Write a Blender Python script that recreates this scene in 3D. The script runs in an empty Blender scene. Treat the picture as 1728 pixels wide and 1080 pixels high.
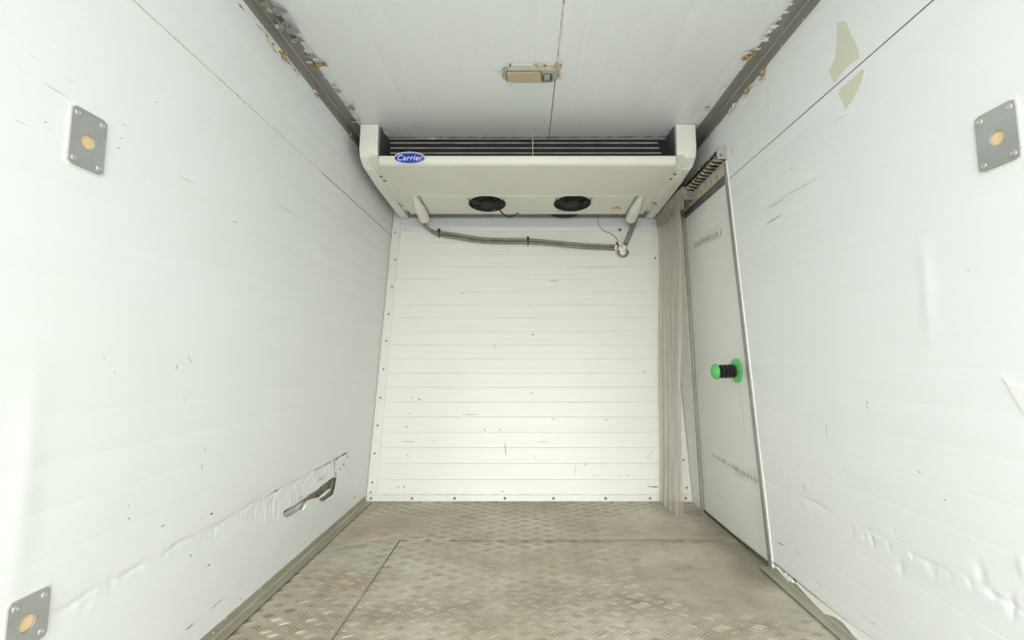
import bpy, bmesh, math, random
import numpy as np
from mathutils import Vector, Matrix

# ------------------------------------------------------------------ camera
F = 800.0; PPX, PPY = 886.0, 526.0          # focal length and principal point, pixels of 1728x1080
HOR = 604.0                                  # row the floor lines run to
CAMZ = 0.877
PIT = math.atan((HOR - PPY) / F)
CP, SP = math.cos(PIT), math.sin(PIT)
cd = bpy.data.cameras.new('camera'); cam = bpy.data.objects.new('camera', cd)
bpy.context.scene.collection.objects.link(cam)
cam.location = (0, 0, CAMZ); cam.rotation_euler = (math.pi/2 + PIT, 0, 0)
cd.sensor_width = 36; cd.lens = F / 1728 * 36
cd.shift_x = -(PPX - 864) / 1728; cd.shift_y = -(540 - PPY) / 1728
cd.clip_start = 0.02
bpy.context.scene.camera = cam

# ------------------------------------------------------------------ light
sc = bpy.context.scene
sc.view_settings.view_transform = 'Standard'; sc.view_settings.look = 'None'
sc.view_settings.gamma = 1; sc.view_settings.use_curve_mapping = False
sc.view_settings.exposure = 0.56
w = bpy.data.worlds.new('overcast_sky'); sc.world = w; w.use_nodes = True
nt = w.node_tree; nt.nodes.clear()
wo = nt.nodes.new('ShaderNodeOutputWorld'); bg = nt.nodes.new('ShaderNodeBackground')
tc = nt.nodes.new('ShaderNodeTexCoord'); sx = nt.nodes.new('ShaderNodeSeparateXYZ')
cr = nt.nodes.new('ShaderNodeValToRGB')
cr.color_ramp.elements[0].position = 0.0; cr.color_ramp.elements[0].color = (0.99, 1.0, 0.995, 1)
cr.color_ramp.elements[1].position = 0.7; cr.color_ramp.elements[1].color = (0.93, 0.97, 1.0, 1)
nt.links.new(tc.outputs['Generated'], sx.inputs[0]); nt.links.new(sx.outputs['Z'], cr.inputs[0])
nt.links.new(cr.outputs[0], bg.inputs[0]); bg.inputs[1].default_value = 4.2
nt.links.new(bg.outputs[0], wo.inputs[0])
# ------------------------------------------------------------------ dimensions (metres)
XL, XR, ZC = -0.974, 1.026, 2.162
Y0 = -0.75                                  # open tail end of the body
def unX(px, py, X):
    """point on the plane x = X seen at pixel"""
    a = (px - PPX) / F; b = (PPY - py) / F
    d = X / a; v = b * d
    return Vector((X, d*CP - v*SP, CAMZ + v*CP + d*SP))
def unZ(px, py, Z):
    a = (px - PPX) / F; b = (PPY - py) / F
    d = (Z - CAMZ) / (b*CP + SP); v = b*d
    return Vector((a*d, d*CP - v*SP, Z))
_b = unX(617, 849, XL); _t = unX(663, 370, XL)
SL = (_t.y - _b.y) / (_t.z - _b.z); YB = _b.y - SL*_b.z
def YF(z): return YB + SL*z                 # the leaning front wall
NF = Vector((0, -1, SL)).normalized()
def unF(px, py, off=0.0):
    """point on the front wall (off = metres in front of it)"""
    a = (px - PPX) / F; b = (PPY - py) / F
    r = Vector((a, CP - b*SP, b*CP + SP)); o = Vector((0, 0, CAMZ)); p0 = Vector((0, YB, 0)) + NF*off
    return o + r * ((p0 - o).dot(NF) / r.dot(NF))
ZSL, ZSR = CAMZ + 0.885, CAMZ + 0.895       # long seams of the side walls
random.seed(4); rng = np.random.default_rng(7)

# ------------------------------------------------------------------ object helpers
C = sc.collection
def link(name, me, parent=None):
    o = bpy.data.objects.new(name, me); C.objects.link(o)
    if parent is not None:
        o.parent = parent
        o.matrix_parent_inverse = parent.matrix_basis.inverted()
    return o
def tag(o, label=None, cat=None, group=None, kind=None):
    if label: o['label'] = label
    if cat: o['category'] = cat
    if group: o['group'] = group
    if kind: o['kind'] = kind
    return o
def empty(name, loc=(0, 0, 0)):
    o = bpy.data.objects.new(name, None); C.objects.link(o); o.location = loc; o.empty_display_size = .05
    return o
def mesh(name, vs, fs, mat, parent=None, smooth=False, kind=None):
    me = bpy.data.meshes.new(name); me.from_pydata([tuple(v) for v in vs], [], fs); me.update()
    if smooth: me.polygons.foreach_set('use_smooth', [True]*len(me.polygons))
    me.materials.append(mat)
    o = link(name, me, parent)
    if kind: o['kind'] = kind
    return o
class MB:
    """collects shapes and links them as one mesh object"""
    def __init__(s): s.bm = bmesh.new()
    def poly(s, vs, fs):
        b = [s.bm.verts.new(v) for v in vs]
        for f in fs:
            try: s.bm.faces.new([b[i] for i in f])
            except ValueError: pass
        return b
    def box(s, a, b, bev=0.0, seg=2):
        x0, y0, z0 = a; x1, y1, z1 = b
        t = bmesh.new(); bmesh.ops.create_cube(t, size=1)
        for v in t.verts:
            v.co = Vector(((x0+x1)/2 + v.co.x*(x1-x0), (y0+y1)/2 + v.co.y*(y1-y0), (z0+z1)/2 + v.co.z*(z1-z0)))
        if bev > 0: bmesh.ops.bevel(t, geom=list(t.edges), offset=bev, segments=seg, affect='EDGES', profile=.5)
        s.add(t)
    def prism(s, poly, ext, bev=0.0, seg=2):
        """poly: 3D points of a planar outline, ext: extrusion vector"""
        t = bmesh.new(); n = len(poly)
        a = [t.verts.new(p) for p in poly]; b = [t.verts.new(Vector(p) + Vector(ext)) for p in poly]
        t.faces.new(a); t.faces.new(b[::-1])
        for i in range(n): t.faces.new([a[i], b[i], b[(i+1) % n], a[(i+1) % n]])
        if bev > 0: bmesh.ops.bevel(t, geom=list(t.edges), offset=bev, segments=seg, affect='EDGES', profile=.5)
        bmesh.ops.recalc_face_normals(t, faces=t.faces)
        s.add(t)
    def add(s, t, M=None):
        if M is not None: t.transform(M)
        me = bpy.data.meshes.new('tmp'); t.to_mesh(me); s.bm.from_mesh(me); bpy.data.meshes.remove(me); t.free()
    def lathe(s, prof, org, axis, seg=20):
        """prof: (radius, height along axis)"""
        ax = Vector(axis).normalized(); u = ax.orthogonal().normalized(); v = ax.cross(u); vs = []; fs = []
        org = Vector(org)
        for r, h in prof:
            for k in range(seg):
                t = 2*math.pi*k/seg
                vs.append(org + ax*h + (u*math.cos(t) + v*math.sin(t))*max(r, 1e-5))
        n = len(prof)
        for i in range(n-1):
            for k in range(seg):
                fs.append((i*seg+k, i*seg+(k+1) % seg, (i+1)*seg+(k+1) % seg, (i+1)*seg+k))
        fs.append(tuple(range(seg))[::-1]); fs.append(tuple((n-1)*seg+k for k in range(seg)))
        s.poly(vs, fs)
    def tube(s, pts, rad, seg=8):
        pts = [Vector(p) for p in pts]; n = len(pts); vs = []; fs = []
        up = None
        for i, p in enumerate(pts):
            t = (pts[min(i+1, n-1)] - pts[max(i-1, 0)]).normalized()
            if up is None: up = t.orthogonal().normalized()
            up = (up - t*up.dot(t)).normalized(); v = t.cross(up)
            r = rad(i) if callable(rad) else rad
            for k in range(seg):
                a = 2*math.pi*k/seg; vs.append(p + (up*math.cos(a) + v*math.sin(a))*r)
        for i in range(n-1):
            for k in range(seg): fs.append((i*seg+k, i*seg+(k+1) % seg, (i+1)*seg+(k+1) % seg, (i+1)*seg+k))
        fs.append(tuple(range(seg))[::-1]); fs.append(tuple((n-1)*seg+k for k in range(seg)))
        s.poly(vs, fs)
    def build(s, name, mat, parent=None, smooth=False, kind=None):
        bmesh.ops.recalc_face_normals(s.bm, faces=s.bm.faces)
        me = bpy.data.meshes.new(name); s.bm.to_mesh(me); s.bm.free()
        me.materials.append(mat)
        if smooth:
            me.polygons.foreach_set('use_smooth', [True]*len(me.polygons))
            try: me.set_sharp_from_angle(angle=math.radians(38))
            except Exception: pass
        o = link(name, me, parent)
        if kind: o['kind'] = kind
        return o
def smooth_path(pts, n=12):
    pts = [Vector(p) for p in pts]; out = []
    P = [pts[0]*2 - pts[1]] + pts + [pts[-1]*2 - pts[-2]]
    for i in range(1, len(P)-2):
        for k in range(n):
            t = k/n; a, b, c, d = P[i-1], P[i], P[i+1], P[i+2]
            out.append(.5*((2*b) + (c-a)*t + (2*a-5*b+4*c-d)*t*t + (3*b-a-3*c+d)*t**3))
    out.append(pts[-1]); return out
def resample(pts, step):
    out = [pts[0]]; acc = 0
    for a, b in zip(pts[:-1], pts[1:]):
        L = (b-a).length
        while acc + L >= step:
            t = (step-acc)/L; a = a.lerp(b, t); out.append(a.copy()); L = (b-a).length; acc = 0
            if L < 1e-9: break
        acc += L
    return out

# ------------------------------------------------------------------ materials
class Mat:
    def __init__(s, name, col, rough=.5, metal=0.0, spec=.5):
        s.m = bpy.data.materials.new(name); s.m.use_nodes = True; s.t = s.m.node_tree; s.t.nodes.clear()
        s.o = s.n('OutputMaterial'); s.b = s.n('BsdfPrincipled'); s.l(s.b.outputs[0], s.o.inputs[0])
        s.b.inputs['Base Color'].default_value = (*col, 1); s.b.inputs['Roughness'].default_value = rough
        s.b.inputs['Metallic'].default_value = metal; s.b.inputs['Specular IOR Level'].default_value = spec
        s.tc = s.n('TexCoord'); s.col = None; s.base = col; s.hgt = None
    def n(s, t, **k):
        x = s.t.nodes.new('ShaderNode' + t)
        for a, v in k.items(): setattr(x, a, v)
        return x
    def l(s, a, b): s.t.links.new(a, b)
    def scaled(s, sc=(1, 1, 1)):
        mp = s.n('Mapping'); mp.inputs['Scale'].default_value = sc; s.l(s.tc.outputs['Object'], mp.inputs[0]); return mp.outputs[0]
    def noise(s, scale, det=4, rough=.6, sc=(1, 1, 1), dist=0):
        x = s.n('TexNoise'); x.inputs['Scale'].default_value = scale; x.inputs['Detail'].default_value = det
        x.inputs['Roughness'].default_value = rough; x.inputs['Distortion'].default_value = dist
        s.l(s.scaled(sc), x.inputs['Vector']); return x.outputs['Fac']
    def ramp(s, fac, a, b, va=0.0, vb=1.0):
        x = s.n('MapRange'); x.inputs['From Min'].default_value = a; x.inputs['From Max'].default_value = b
        x.inputs['To Min'].default_value = va; x.inputs['To Max'].default_value = vb; x.clamp = True
        s.l(fac, x.inputs['Value']); return x.outputs[0]
    def math(s, op, a, b=None):
        x = s.n('Math', operation=op)
        for i, v in enumerate((a, b)):
            if v is None: continue
            if isinstance(v, (int, float)): x.inputs[i].default_value = v
            else: s.l(v, x.inputs[i])
        return x.outputs[0]
    def over(s, fac, col):
        x = s.n('Mix'); x.data_type = 'RGBA'
        if isinstance(fac, (int, float)): x.inputs[0].default_value = fac
        else: s.l(fac, x.inputs[0])
        if s.col is None: x.inputs[6].default_value = (*s.base, 1)
        else: s.l(s.col, x.inputs[6])
        x.inputs[7].default_value = (*col, 1); s.col = x.outputs[2]
        s.l(s.col, s.b.inputs['Base Color']); return s
    def bump(s, fac, dist=.001, strength=1.0):
        x = s.n('Bump'); x.inputs['Distance'].default_value = dist; x.inputs['Strength'].default_value = strength
        s.l(fac, x.inputs['Height'])
        if s.hgt is not None: s.l(s.hgt, x.inputs['Normal'])
        s.hgt = x.outputs[0]; s.l(s.hgt, s.b.inputs['Normal']); return s
    def rough(s, fac, a, b): s.l(s.ramp(fac, .3, .7, a, b), s.b.inputs['Roughness']); return s
    def seg(s, a, b, width, soft=1.0):
        """soft mask around the segment a-b (object coordinates)"""
        a = Vector(a); b = Vector(b); d = b - a
        v = s.n('VectorMath', operation='SUBTRACT'); s.l(s.tc.outputs['Object'], v.inputs[0]); v.inputs[1].default_value = a
        q = s.n('VectorMath', operation='DOT_PRODUCT'); s.l(v.outputs[0], q.inputs[0]); q.inputs[1].default_value = d/d.length_squared
        cl = s.math('MINIMUM', s.math('MAXIMUM', q.outputs['Value'], 0.0), 1.0)
        pr = s.n('VectorMath', operation='SCALE'); pr.inputs[0].default_value = d; s.l(cl, pr.inputs['Scale'])
        ds = s.n('VectorMath', operation='DISTANCE'); s.l(v.outputs[0], ds.inputs[0]); s.l(pr.outputs[0], ds.inputs[1])
        return s.ramp(ds.outputs['Value'], width*(1-soft), width, 1, 0)

def painted(name, col, along, dirt=(.55, .52, .42), amt=.35, rough=.38):
    """white-lacquered sheet; along = axis the sheet was rolled in (index)"""
    m = Mat(name, col, rough)
    st = [6.0, 6.0, 6.0]; st[along] = .35
    m.over(m.math('MULTIPLY', m.ramp(m.noise(1.3, 3), .4, .9), .35*amt), dirt)
    m.over(m.math('MULTIPLY', m.ramp(m.noise(2.6, 6, .7, tuple(st)), .5, .85), .3*amt), (.6, .62, .58))
    fl = [14.0, 14.0, 14.0]; fl[along] = 4
    m.bump(m.noise(1.6, 2), .004, .4); m.bump(m.noise(9, 4), .0012, .5)
    return m
M = {}
WHITE = (.825, .85, .84)
m = painted('white_lacquer_side', WHITE, 1); M['side'] = m.m
# green-yellow runs of old water
m = painted('white_lacquer_right', (.81, .835, .825), 1); M['sider'] = m.m
m = painted('white_lacquer_ceiling', (.80, .825, .825), 1, amt=.45, rough=.34); M['ceil'] = m.m
m = painted('white_lacquer_front', (.87, .865, .80), 0, amt=.4, rough=.3); M['front'] = m.m
m = painted('front_top_board_grey', (.72, .745, .745), 0, amt=.4, rough=.35); M['front_top'] = m.m  # top board: base colour greyer and darker than the boards below
m = painted('door_lacquer', (.78, .78, .74), 2, amt=.35, rough=.4)
# scuffs burnt into the leaf where something rubbed: upper and lower diagonal
XD = XR + .004
def pz(px, py): return unX(px, py, XD)
nz = m.noise(60, 4, .7, (1, 1, .35)); nz2 = m.noise(30, 3)
for a, b, wd, am in ((pz(1172, 414), pz(1215, 394), .026, 1.0), (pz(1183, 405), pz(1214, 391), .05, .35), (pz(1203, 768), pz(1278, 812), .016, .85), (pz(1240, 792), pz(1275, 806), .04, .45)):
    m.over(m.math('MULTIPLY', m.math('MULTIPLY', m.seg(a, b, wd), m.ramp(nz, .38, .62)), am), (.16, .16, .13))
for a, b, wd, am in ((pz(1248, 650), pz(1258, 740), .02, .3), (pz(1272, 800), pz(1285, 920), .05, .25), (pz(1210, 825), pz(1230, 850), .05, .15)):
    m.over(m.math('MULTIPLY', m.math('MULTIPLY', m.seg(a, b, wd), m.ramp(nz2, .3, .7)), am), (.55, .5, .30))
M['door'] = m.m
def metal(name, col, rough=.4, dirt=None, amt=.4, met=.85, sc=(1, 1, 1)):
    m = Mat(name, col, rough, met)
    m.over(m.math('MULTIPLY', m.ramp(m.noise(9, 5, .65, sc), .42, .7), amt), dirt or tuple(c*.55 for c in col))
    m.bump(m.noise(60, 3, .6, sc), .0003, .4); m.rough(m.noise(14, 4, .6, sc), rough-.1, rough+.15); return m
M['alu'] = metal('dull_aluminium', (.34, .335, .31), .42, met=.4, sc=(1, .3, 1)).m
M['alu_floor'] = metal('dirty_aluminium_angle', (.47, .445, .36), .5, (.24, .21, .13), .5, .4, sc=(1, .3, 1)).m
M['steel'] = metal('brushed_steel_plate', (.50, .515, .50), .45, (.30, .31, .31), .5, .55).m
M['rivet'] = metal('rivet_metal', (.62, .62, .60), .35, amt=.25, met=.7).m
M['dark_steel'] = metal('dark_steel', (.16, .165, .17), .4, met=.6).m
M['screw'] = metal('screw_metal', (.30, .30, .25), .4, met=.6).m
m = painted('white_trim', (.84, .83, .77), 2, amt=.5, rough=.25); M['trim'] = m.m
m = Mat('floor_plate', (.61, .56, .445), .38, .2)
m.over(m.math('MULTIPLY', m.ramp(m.noise(2.2, 6, .62), .42, .62), .6), (.32, .28, .185))
m.over(m.math('MULTIPLY', m.ramp(m.noise(7, 6, .7, (1, 1.6, 1)), .52, .70), .6), (.25, .21, .13))
m.over(m.math('MULTIPLY', m.ramp(m.noise(1.1, 4, .6, (1, 1.4, 1), .6), .5, .62), .4), (.31, .26, .17))
m.over(m.math('MULTIPLY', m.ramp(m.noise(3.4, 5, .6, (1.4, 1, 1), .4), .58, .75), .5), (.60, .59, .54))
rust = m.ramp(m.noise(11, 5, .7), .38, .55)
for a, b, wd, am in (((-.86, 2.50, 0), (-.70, 2.46, 0), .07, .75), ((-.74, 2.37, 0), (-.62, 2.36, 0), .05, .5), ((.05, 2.42, 0), (.25, 2.38, 0), .07, .45), ((.1, 2.05, 0), (.35, 2.0, 0), .06, .35), ((-.7, 1.95, 0), (-.6, 1.9, 0), .1, .4)):
    m.over(m.math('MULTIPLY', m.math('MULTIPLY', m.seg(a, b, wd), rust), am), (.42, .20, .08))
for a, b, wd, am in (((-.74, 2.30, 0), (-.60, 2.34, 0), .05, .6), ((-.70, 2.12, 0), (-.60, 2.14, 0), .08, .55)):
    m.over(m.math('MULTIPLY', m.math('MULTIPLY', m.seg(a, b, wd), m.ramp(m.noise(8, 3), .35, .5)), am), (.58, .60, .56))
for a, b, wd, am in (((-.86, 2.30, 0), (-.76, 2.32, 0), .04, .7),):
    m.over(m.math('MULTIPLY', m.math('MULTIPLY', m.seg(a, b, wd), m.ramp(m.noise(14, 3), .35, .6)), am), (.16, .15, .14))
# dirt left standing between the bars: lozenges in the pressing's own grid
PX, PY = .117, .070
YSJ = unZ(900, 912, 0).y
mp = m.n('Mapping'); mp.inputs['Scale'].default_value = (1/PX, 1/PY, 1); mp.inputs['Location'].default_value = (.5, .5, 0)
m.l(m.tc.outputs['Object'], mp.inputs[0])
def lozenge(off):
    ad = m.n('VectorMath', operation='ADD'); m.l(mp.outputs[0], ad.inputs[0]); ad.inputs[1].default_value = (off, off, 0)
    fr = m.n('VectorMath', operation='FRACTION'); m.l(ad.outputs[0], fr.inputs[0]); s = m.n('SeparateXYZ'); m.l(fr.outputs[0], s.inputs[0])
    ax = m.math('ABSOLUTE', m.math('SUBTRACT', s.outputs[0], .5)); ay = m.math('ABSOLUTE', m.math('SUBTRACT', s.outputs[1], .5))
    return m.ramp(m.math('ADD', ax, ay), .19, .27, 1, 0)
lz = m.math('MAXIMUM', lozenge(0), lozenge(.5))
lz = m.math('MULTIPLY', lz, m.math('SUBTRACT', 1.0, m.math('MULTIPLY', m.seg((.78, 1.95, 0), (.72, 2.55, 0), .42, .5), .9)))
lz = m.math('MULTIPLY', lz, m.math('SUBTRACT', 1.0, m.math('MULTIPLY', m.seg((-.85, 2.2, 0), (-.78, 2.6, 0), .2, .5), .8)))
LZAMT = m.ramp(m.noise(1.6, 4, .6), .35, .65, .5, .9)
m.over(m.math('MULTIPLY', lz, LZAMT), (.26, .225, .145))
m.bump(m.noise(5, 4), .003, .5); m.bump(m.noise(90, 3), .0004, .5)
m.rough(m.noise(5, 5), .30, .58)
jl = m.math('MAXIMUM', m.seg((-.35, YSJ, 0), (.95, YSJ, 0), .012, .8), m.math('MULTIPLY', m.seg((-.15, YSJ-.01, 0), (.9, YSJ-.01, 0), .035, .8), m.ramp(m.noise(9, 4), .48, .6)))
m.over(m.math('MULTIPLY', jl, .5), (.17, .135, .075))
m.over(m.math('MULTIPLY', m.seg((-.605, -1, 0), (-.605, YSJ, 0), .008, .8), .6), (.12, .10, .07))
lz2 = m.seg((.20, 2.16, 0), (.42, 2.10, 0), .16, .9)
m.over(m.math('MULTIPLY', m.math('MULTIPLY', lz2, m.ramp(m.noise(5, 4), .35, .55)), .5), (.22, .19, .14))
m.over(m.math('MULTIPLY', m.math('MULTIPLY', m.seg((.0, 1.85, 0), (.4, 1.80, 0), .13, .9), m.ramp(m.noise(6, 4), .35, .55)), .5), (.20, .185, .15))
m.over(m.math('MULTIPLY', m.math('MULTIPLY', m.seg((-.5, 1.72, 0), (-.2, 1.78, 0), .10, .9), m.ramp(m.noise(6, 4), .35, .55)), .5), (.24, .20, .17))
m.over(m.math('MULTIPLY', m.math('MULTIPLY', m.seg((.4, 1.40, 0), (.9, 1.45, 0), .16, .9), m.ramp(m.noise(6, 4), .35, .55)), .4), (.24, .20, .15))
m.over(m.math('MULTIPLY', m.math('MULTIPLY', m.seg((XR-.08, 2.0, 0), (XR-.03, 2.75, 0), .12, .9), m.ramp(m.noise(6, 4), .3, .5)), .6), (.20, .175, .13))
M['floor'] = m.m
m = Mat('tread_bar_metal', (.50, .46, .365), .34, .3)
m.over(m.math('MULTIPLY', m.ramp(m.noise(4, 5, .6), .4, .65), .7), (.33, .29, .18)); M['bar'] = m.m
m = Mat('evaporator_plastic', (.77, .76, .66), .38); m.over(m.math('MULTIPLY', m.ramp(m.noise(3, 5), .5, .75), .25), (.55, .53, .42))
m.bump(m.noise(3, 3), .002, .4); M['plastic'] = m.m
m = Mat('cap_plastic', (.82, .81, .74), .38); m.over(m.math('MULTIPLY', m.ramp(m.noise(6, 5), .55, .75), .25), (.55, .53, .45)); M['cap'] = m.m
M['black'] = Mat('black_plastic', (.012, .012, .013), .4).m
M['black_gloss'] = Mat('black_gloss_wire', (.03, .03, .03), .22).m
M['black_matt'] = Mat('black_recess', (.02, .02, .02), .8).m
M['rubber'] = Mat('black_rubber', (.015, .014, .013), .45).m
M['fin'] = metal('coil_fins', (.62, .58, .54), .4, (.2, .18, .16), .5, .6).m
m = Mat('hose_grey', (.25, .245, .20), .35); m.over(m.math('MULTIPLY', m.ramp(m.noise(14, 3), .4, .65), .5), (.12, .12, .09)); M['hose'] = m.m
M['green'] = Mat('green_plastic', (.12, .52, .13), .38).m
M['blue'] = Mat('badge_blue', (.012, .035, .42), .3).m
M['badge_white'] = Mat('badge_white', (.85, .85, .85), .4).m
M['yellow'] = Mat('warning_yellow', (.72, .42, .03), .5).m
M['red'] = Mat('red_tape', (.5, .04, .05), .5).m
M['brass'] = metal('old_brass', (.35, .22, .07), .4, met=.7).m
m = Mat('lamp_body_grey', (.36, .36, .32), .4); m.over(m.math('MULTIPLY', m.ramp(m.noise(20, 4), .45, .7), .4), (.3, .28, .2)); M['lampbody'] = m.m
m = Mat('lamp_lens_tan', (.50, .40, .25), .35); m.over(m.math('MULTIPLY', m.ramp(m.noise(16, 3), .45, .7), .35), (.40, .30, .17)); M['lens'] = m.m
m = Mat('core_board', (.30, .27, .19), .85); m.over(m.ramp(m.noise(12, 4), .5, .6), (.17, .16, .13)); M['core'] = m.m
m = Mat('core_wood', (.78, .60, .33), .8); m.over(m.ramp(m.noise(30, 4), .58, .68), (.66, .25, .07)); M['wood'] = m.m
m = Mat('rusty_flake', (.36, .37, .36), .6); m.over(m.ramp(m.noise(22, 4), .57, .62), (.34, .12, .04)); m.over(m.ramp(m.noise(45, 3), .6, .68), (.17, .16, .14)); M['flake'] = m.m
m = Mat('rust_chunk', (.34, .15, .03), .7); m.over(m.ramp(m.noise(60, 4), .5, .58), (.72, .65, .45)); M['rust'] = m.m
m = Mat('sealant_yellowed', (.70, .67, .50), .6); m.over(m.ramp(m.noise(30, 4), .56, .66), (.45, .36, .16)); M['seal'] = m.m
m = Mat('white_film', (.84, .84, .80), .5); M['film'] = m.m
m = Mat('adhesive_residue', (.64, .65, .53), .55); m.over(m.math('MULTIPLY', m.ramp(m.noise(9, 4), .42, .65), .6), (.68, .66, .47)); M['tape'] = m.m
M['foil'] = metal('crushed_foil_grey', (.62, .63, .62), .4, (.3, .3, .29), .7, .3).m
M['chip'] = Mat('chip_grey', (.20, .19, .15), .7).m
M['crack'] = Mat('joint_dark', (.10, .09, .07), .8).m
M['asphalt'] = Mat('yard_concrete', (.5, .5, .48), .9).m
# PVC strips
m = Mat('pvc_strip', (.72, .68, .62), .22)
m.over(m.math('MULTIPLY', m.ramp(m.noise(3, 4, .6, (6, 6, .5)), .45, .7), .6), (.42, .38, .33))
tr = m.n('BsdfTransparent'); tl = m.n('BsdfTranslucent'); tl.inputs[0].default_value = (.75, .72, .66, 1)
tr.inputs[0].default_value = (.93, .91, .87, 1)
mx1 = m.n('MixShader'); mx1.inputs[0].default_value = .35; m.l(m.b.outputs[0], mx1.inputs[1]); m.l(tl.outputs[0], mx1.inputs[2])
mx2 = m.n('MixShader'); mx2.inputs[0].default_value = .42; m.l(mx1.outputs[0], mx2.inputs[1]); m.l(tr.outputs[0], mx2.inputs[2]); m.l(mx2.outputs[0], m.o.inputs[0])
M['pvc'] = m.m
m = Mat('dirty_pvc_hooks', (.55, .50, .43), .2, .4, .8); m.over(m.math('MULTIPLY', m.ramp(m.noise(30, 3), .52, .66), .8), (.09, .08, .07)); M['hook'] = m.m
M['hook_dark'] = Mat('hook_gap_dark', (.03, .026, .022), .6).m
m = Mat('clamp_bar_dirty', (.36, .32, .28), .35, .3); m.over(m.math('MULTIPLY', m.ramp(m.noise(18, 4), .45, .65), .7), (.14, .12, .10)); M['clamp'] = m.m
m = Mat('header_beige', (.48, .44, .36), .45); m.over(m.math('MULTIPLY', m.ramp(m.noise(14, 4), .45, .7), .6), (.26, .22, .16)); M['header'] = m.m

# ------------------------------------------------------------------ gridded sheets
def coords(a, b, step, pitch=None, first=None, fine=()):
    """grid lines from a to b, groove lines every pitch, finer inside given ranges"""
    s = set(); g = set()
    n = max(1, int(round((b-a)/step)))
    for i in range(n+1): s.add(round(a + (b-a)*i/n, 4))
    for lo, hi, st in fine:
        k = lo
        while k <= hi:
            if a < k < b: s.add(round(k, 4))
            k += st
    if pitch:
        k = first
        while k < b - .01:
            if k > a + .01:
                s = {t for t in s if abs(t-k) > .0042 or t in (round(a, 4), round(b, 4))}
                for d in (-.004, -.0015, .0015, .004): s.add(round(k+d, 4))
                g.add(k)
            k += pitch
    return np.array(sorted(s)), sorted(g)
def sheet(name, us, vs, grooves, fmap, mat, parent, disp=None, hole=None, gdepth=.00035):
    """us along, vs across (grooves cross v). fmap(U,V,H)->xyz arrays"""
    U, V = np.meshgrid(us, vs, indexing='ij'); H = np.zeros_like(U)
    for g in grooves:
        H -= gdepth*(np.abs(V-g) < .002)
    if disp is not None: H += disp(U, V)
    X, Y, Z = fmap(U, V, H); nu, nv = U.shape
    co = np.stack([X, Y, Z], -1).reshape(-1, 3)
    I = np.arange(nu*nv).reshape(nu, nv)
    q = np.stack([I[:-1, :-1], I[1:, :-1], I[1:, 1:], I[:-1, 1:]], -1).reshape(-1, 4)
    if hole is not None:
        uc = (U[:-1, :-1]+U[1:, 1:])/2; vc = (V[:-1, :-1]+V[1:, 1:])/2
        q = q[~hole(uc, vc).reshape(-1)]
    me = bpy.data.meshes.new(name); me.vertices.add(len(co)); me.vertices.foreach_set('co', co.astype('f4').ravel())
    me.loops.add(len(q)*4); me.loops.foreach_set('vertex_index', q.astype('i4').ravel())
    me.polygons.add(len(q)); me.polygons.foreach_set('loop_start', np.arange(0, len(q)*4, 4, dtype='i4'))
    me.polygons.foreach_set('loop_total', np.full(len(q), 4, dtype='i4'))
    me.polygons.foreach_set('use_smooth', np.ones(len(q), dtype=bool))
    me.update(calc_edges=True); me.validate(); me.materials.append(mat)
    return link(name, me, parent)
def inpoly(poly):
    P = np.array(poly)
    def f(u, v):
        ins = np.zeros(u.shape, bool); n = len(P)
        for i in range(n):
            x0, y0 = P[i]; x1, y1 = P[(i+1) % n]
            if abs(y1-y0) < 1e-9: continue
            c = ((y0 > v) != (y1 > v)) & (u < (x1-x0)*(v-y0)/(y1-y0)+x0)
            ins ^= c
        return ins
    return f
def crumple(specs, waves):
    """specs: (u, v, su, sv, amp, skew) gouges; waves: broad dents"""
    def f(U, V):
        H = np.zeros_like(U)
        for u, v, su, sv, a, k in specs:
            du = (U-u - k*(V-v))/su; dv = (V-v)/sv
            m = (np.abs(du) < 3.2) & (np.abs(dv) < 3.2)
            if m.any(): H[m] += a*(np.exp(-(du[m]**2)-(dv[m]**2)) * (1 + .8*du[m]))
        for u, v, su, sv, a in waves:
            H += a*np.exp(-((U-u)/su)**2-((V-v)/sv)**2)
        return H
    return f

# ------------------------------------------------------------------ SETTING: floor
fl = MB(); fl.box((XL-.06, Y0, -.06), (XR+.06, YF(0)+.12, -.006)); floor = fl.build('floor', M['core']); floor['kind'] = 'structure'
YS = unZ(900, 912, 0).y                        # cross joint
XS = -.605                                     # joint of the narrow strip
def plate_surface(x, y):                       # slow buckle of the trodden sheet
    return .0025*math.sin(x*5.1+1)*math.sin(y*4.3) - .0025
def floor_plate(x0, x1, y0, y1, dz):
    us = np.linspace(x0, x1, max(4, int((x1-x0)/.05))); vs = np.linspace(y0, y1, max(4, int((y1-y0)/.05)))
    def fm(U, V, H):
        Z = .0025*np.sin(U*5.1+1)*np.sin(V*4.3) - .0025 + dz + H
        e = np.minimum(np.minimum(U-x0, x1-U), np.minimum(V-y0, y1-V)) < 1e-6
        return U, V, np.where(e, Z, Z)
    o = sheet('checker_plate', us, vs, [], fm, M['floor'], floor)
    # rolled edge down to the bed
    vsk = MB(); c = [(x0, y0), (x1, y0), (x1, y1), (x0, y1)]
    for i in range(4):
        a, b = c[i], c[(i+1) % 4]; n = 30
        for k in range(n):
            p = [a[0]+(b[0]-a[0])*k/n, a[1]+(b[1]-a[1])*k/n]; q = [a[0]+(b[0]-a[0])*(k+1)/n, a[1]+(b[1]-a[1])*(k+1)/n]
            zp = plate_surface(*p)+dz; zq = plate_surface(*q)+dz
            vsk.poly([(p[0], p[1], -.006), (q[0], q[1], -.006), (q[0], q[1], zq), (p[0], p[1], zp)], [(0, 1, 2, 3)])
    vsk.build('plate_edge', M['floor'], o, kind=None)
    return o
g = .0022
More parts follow.
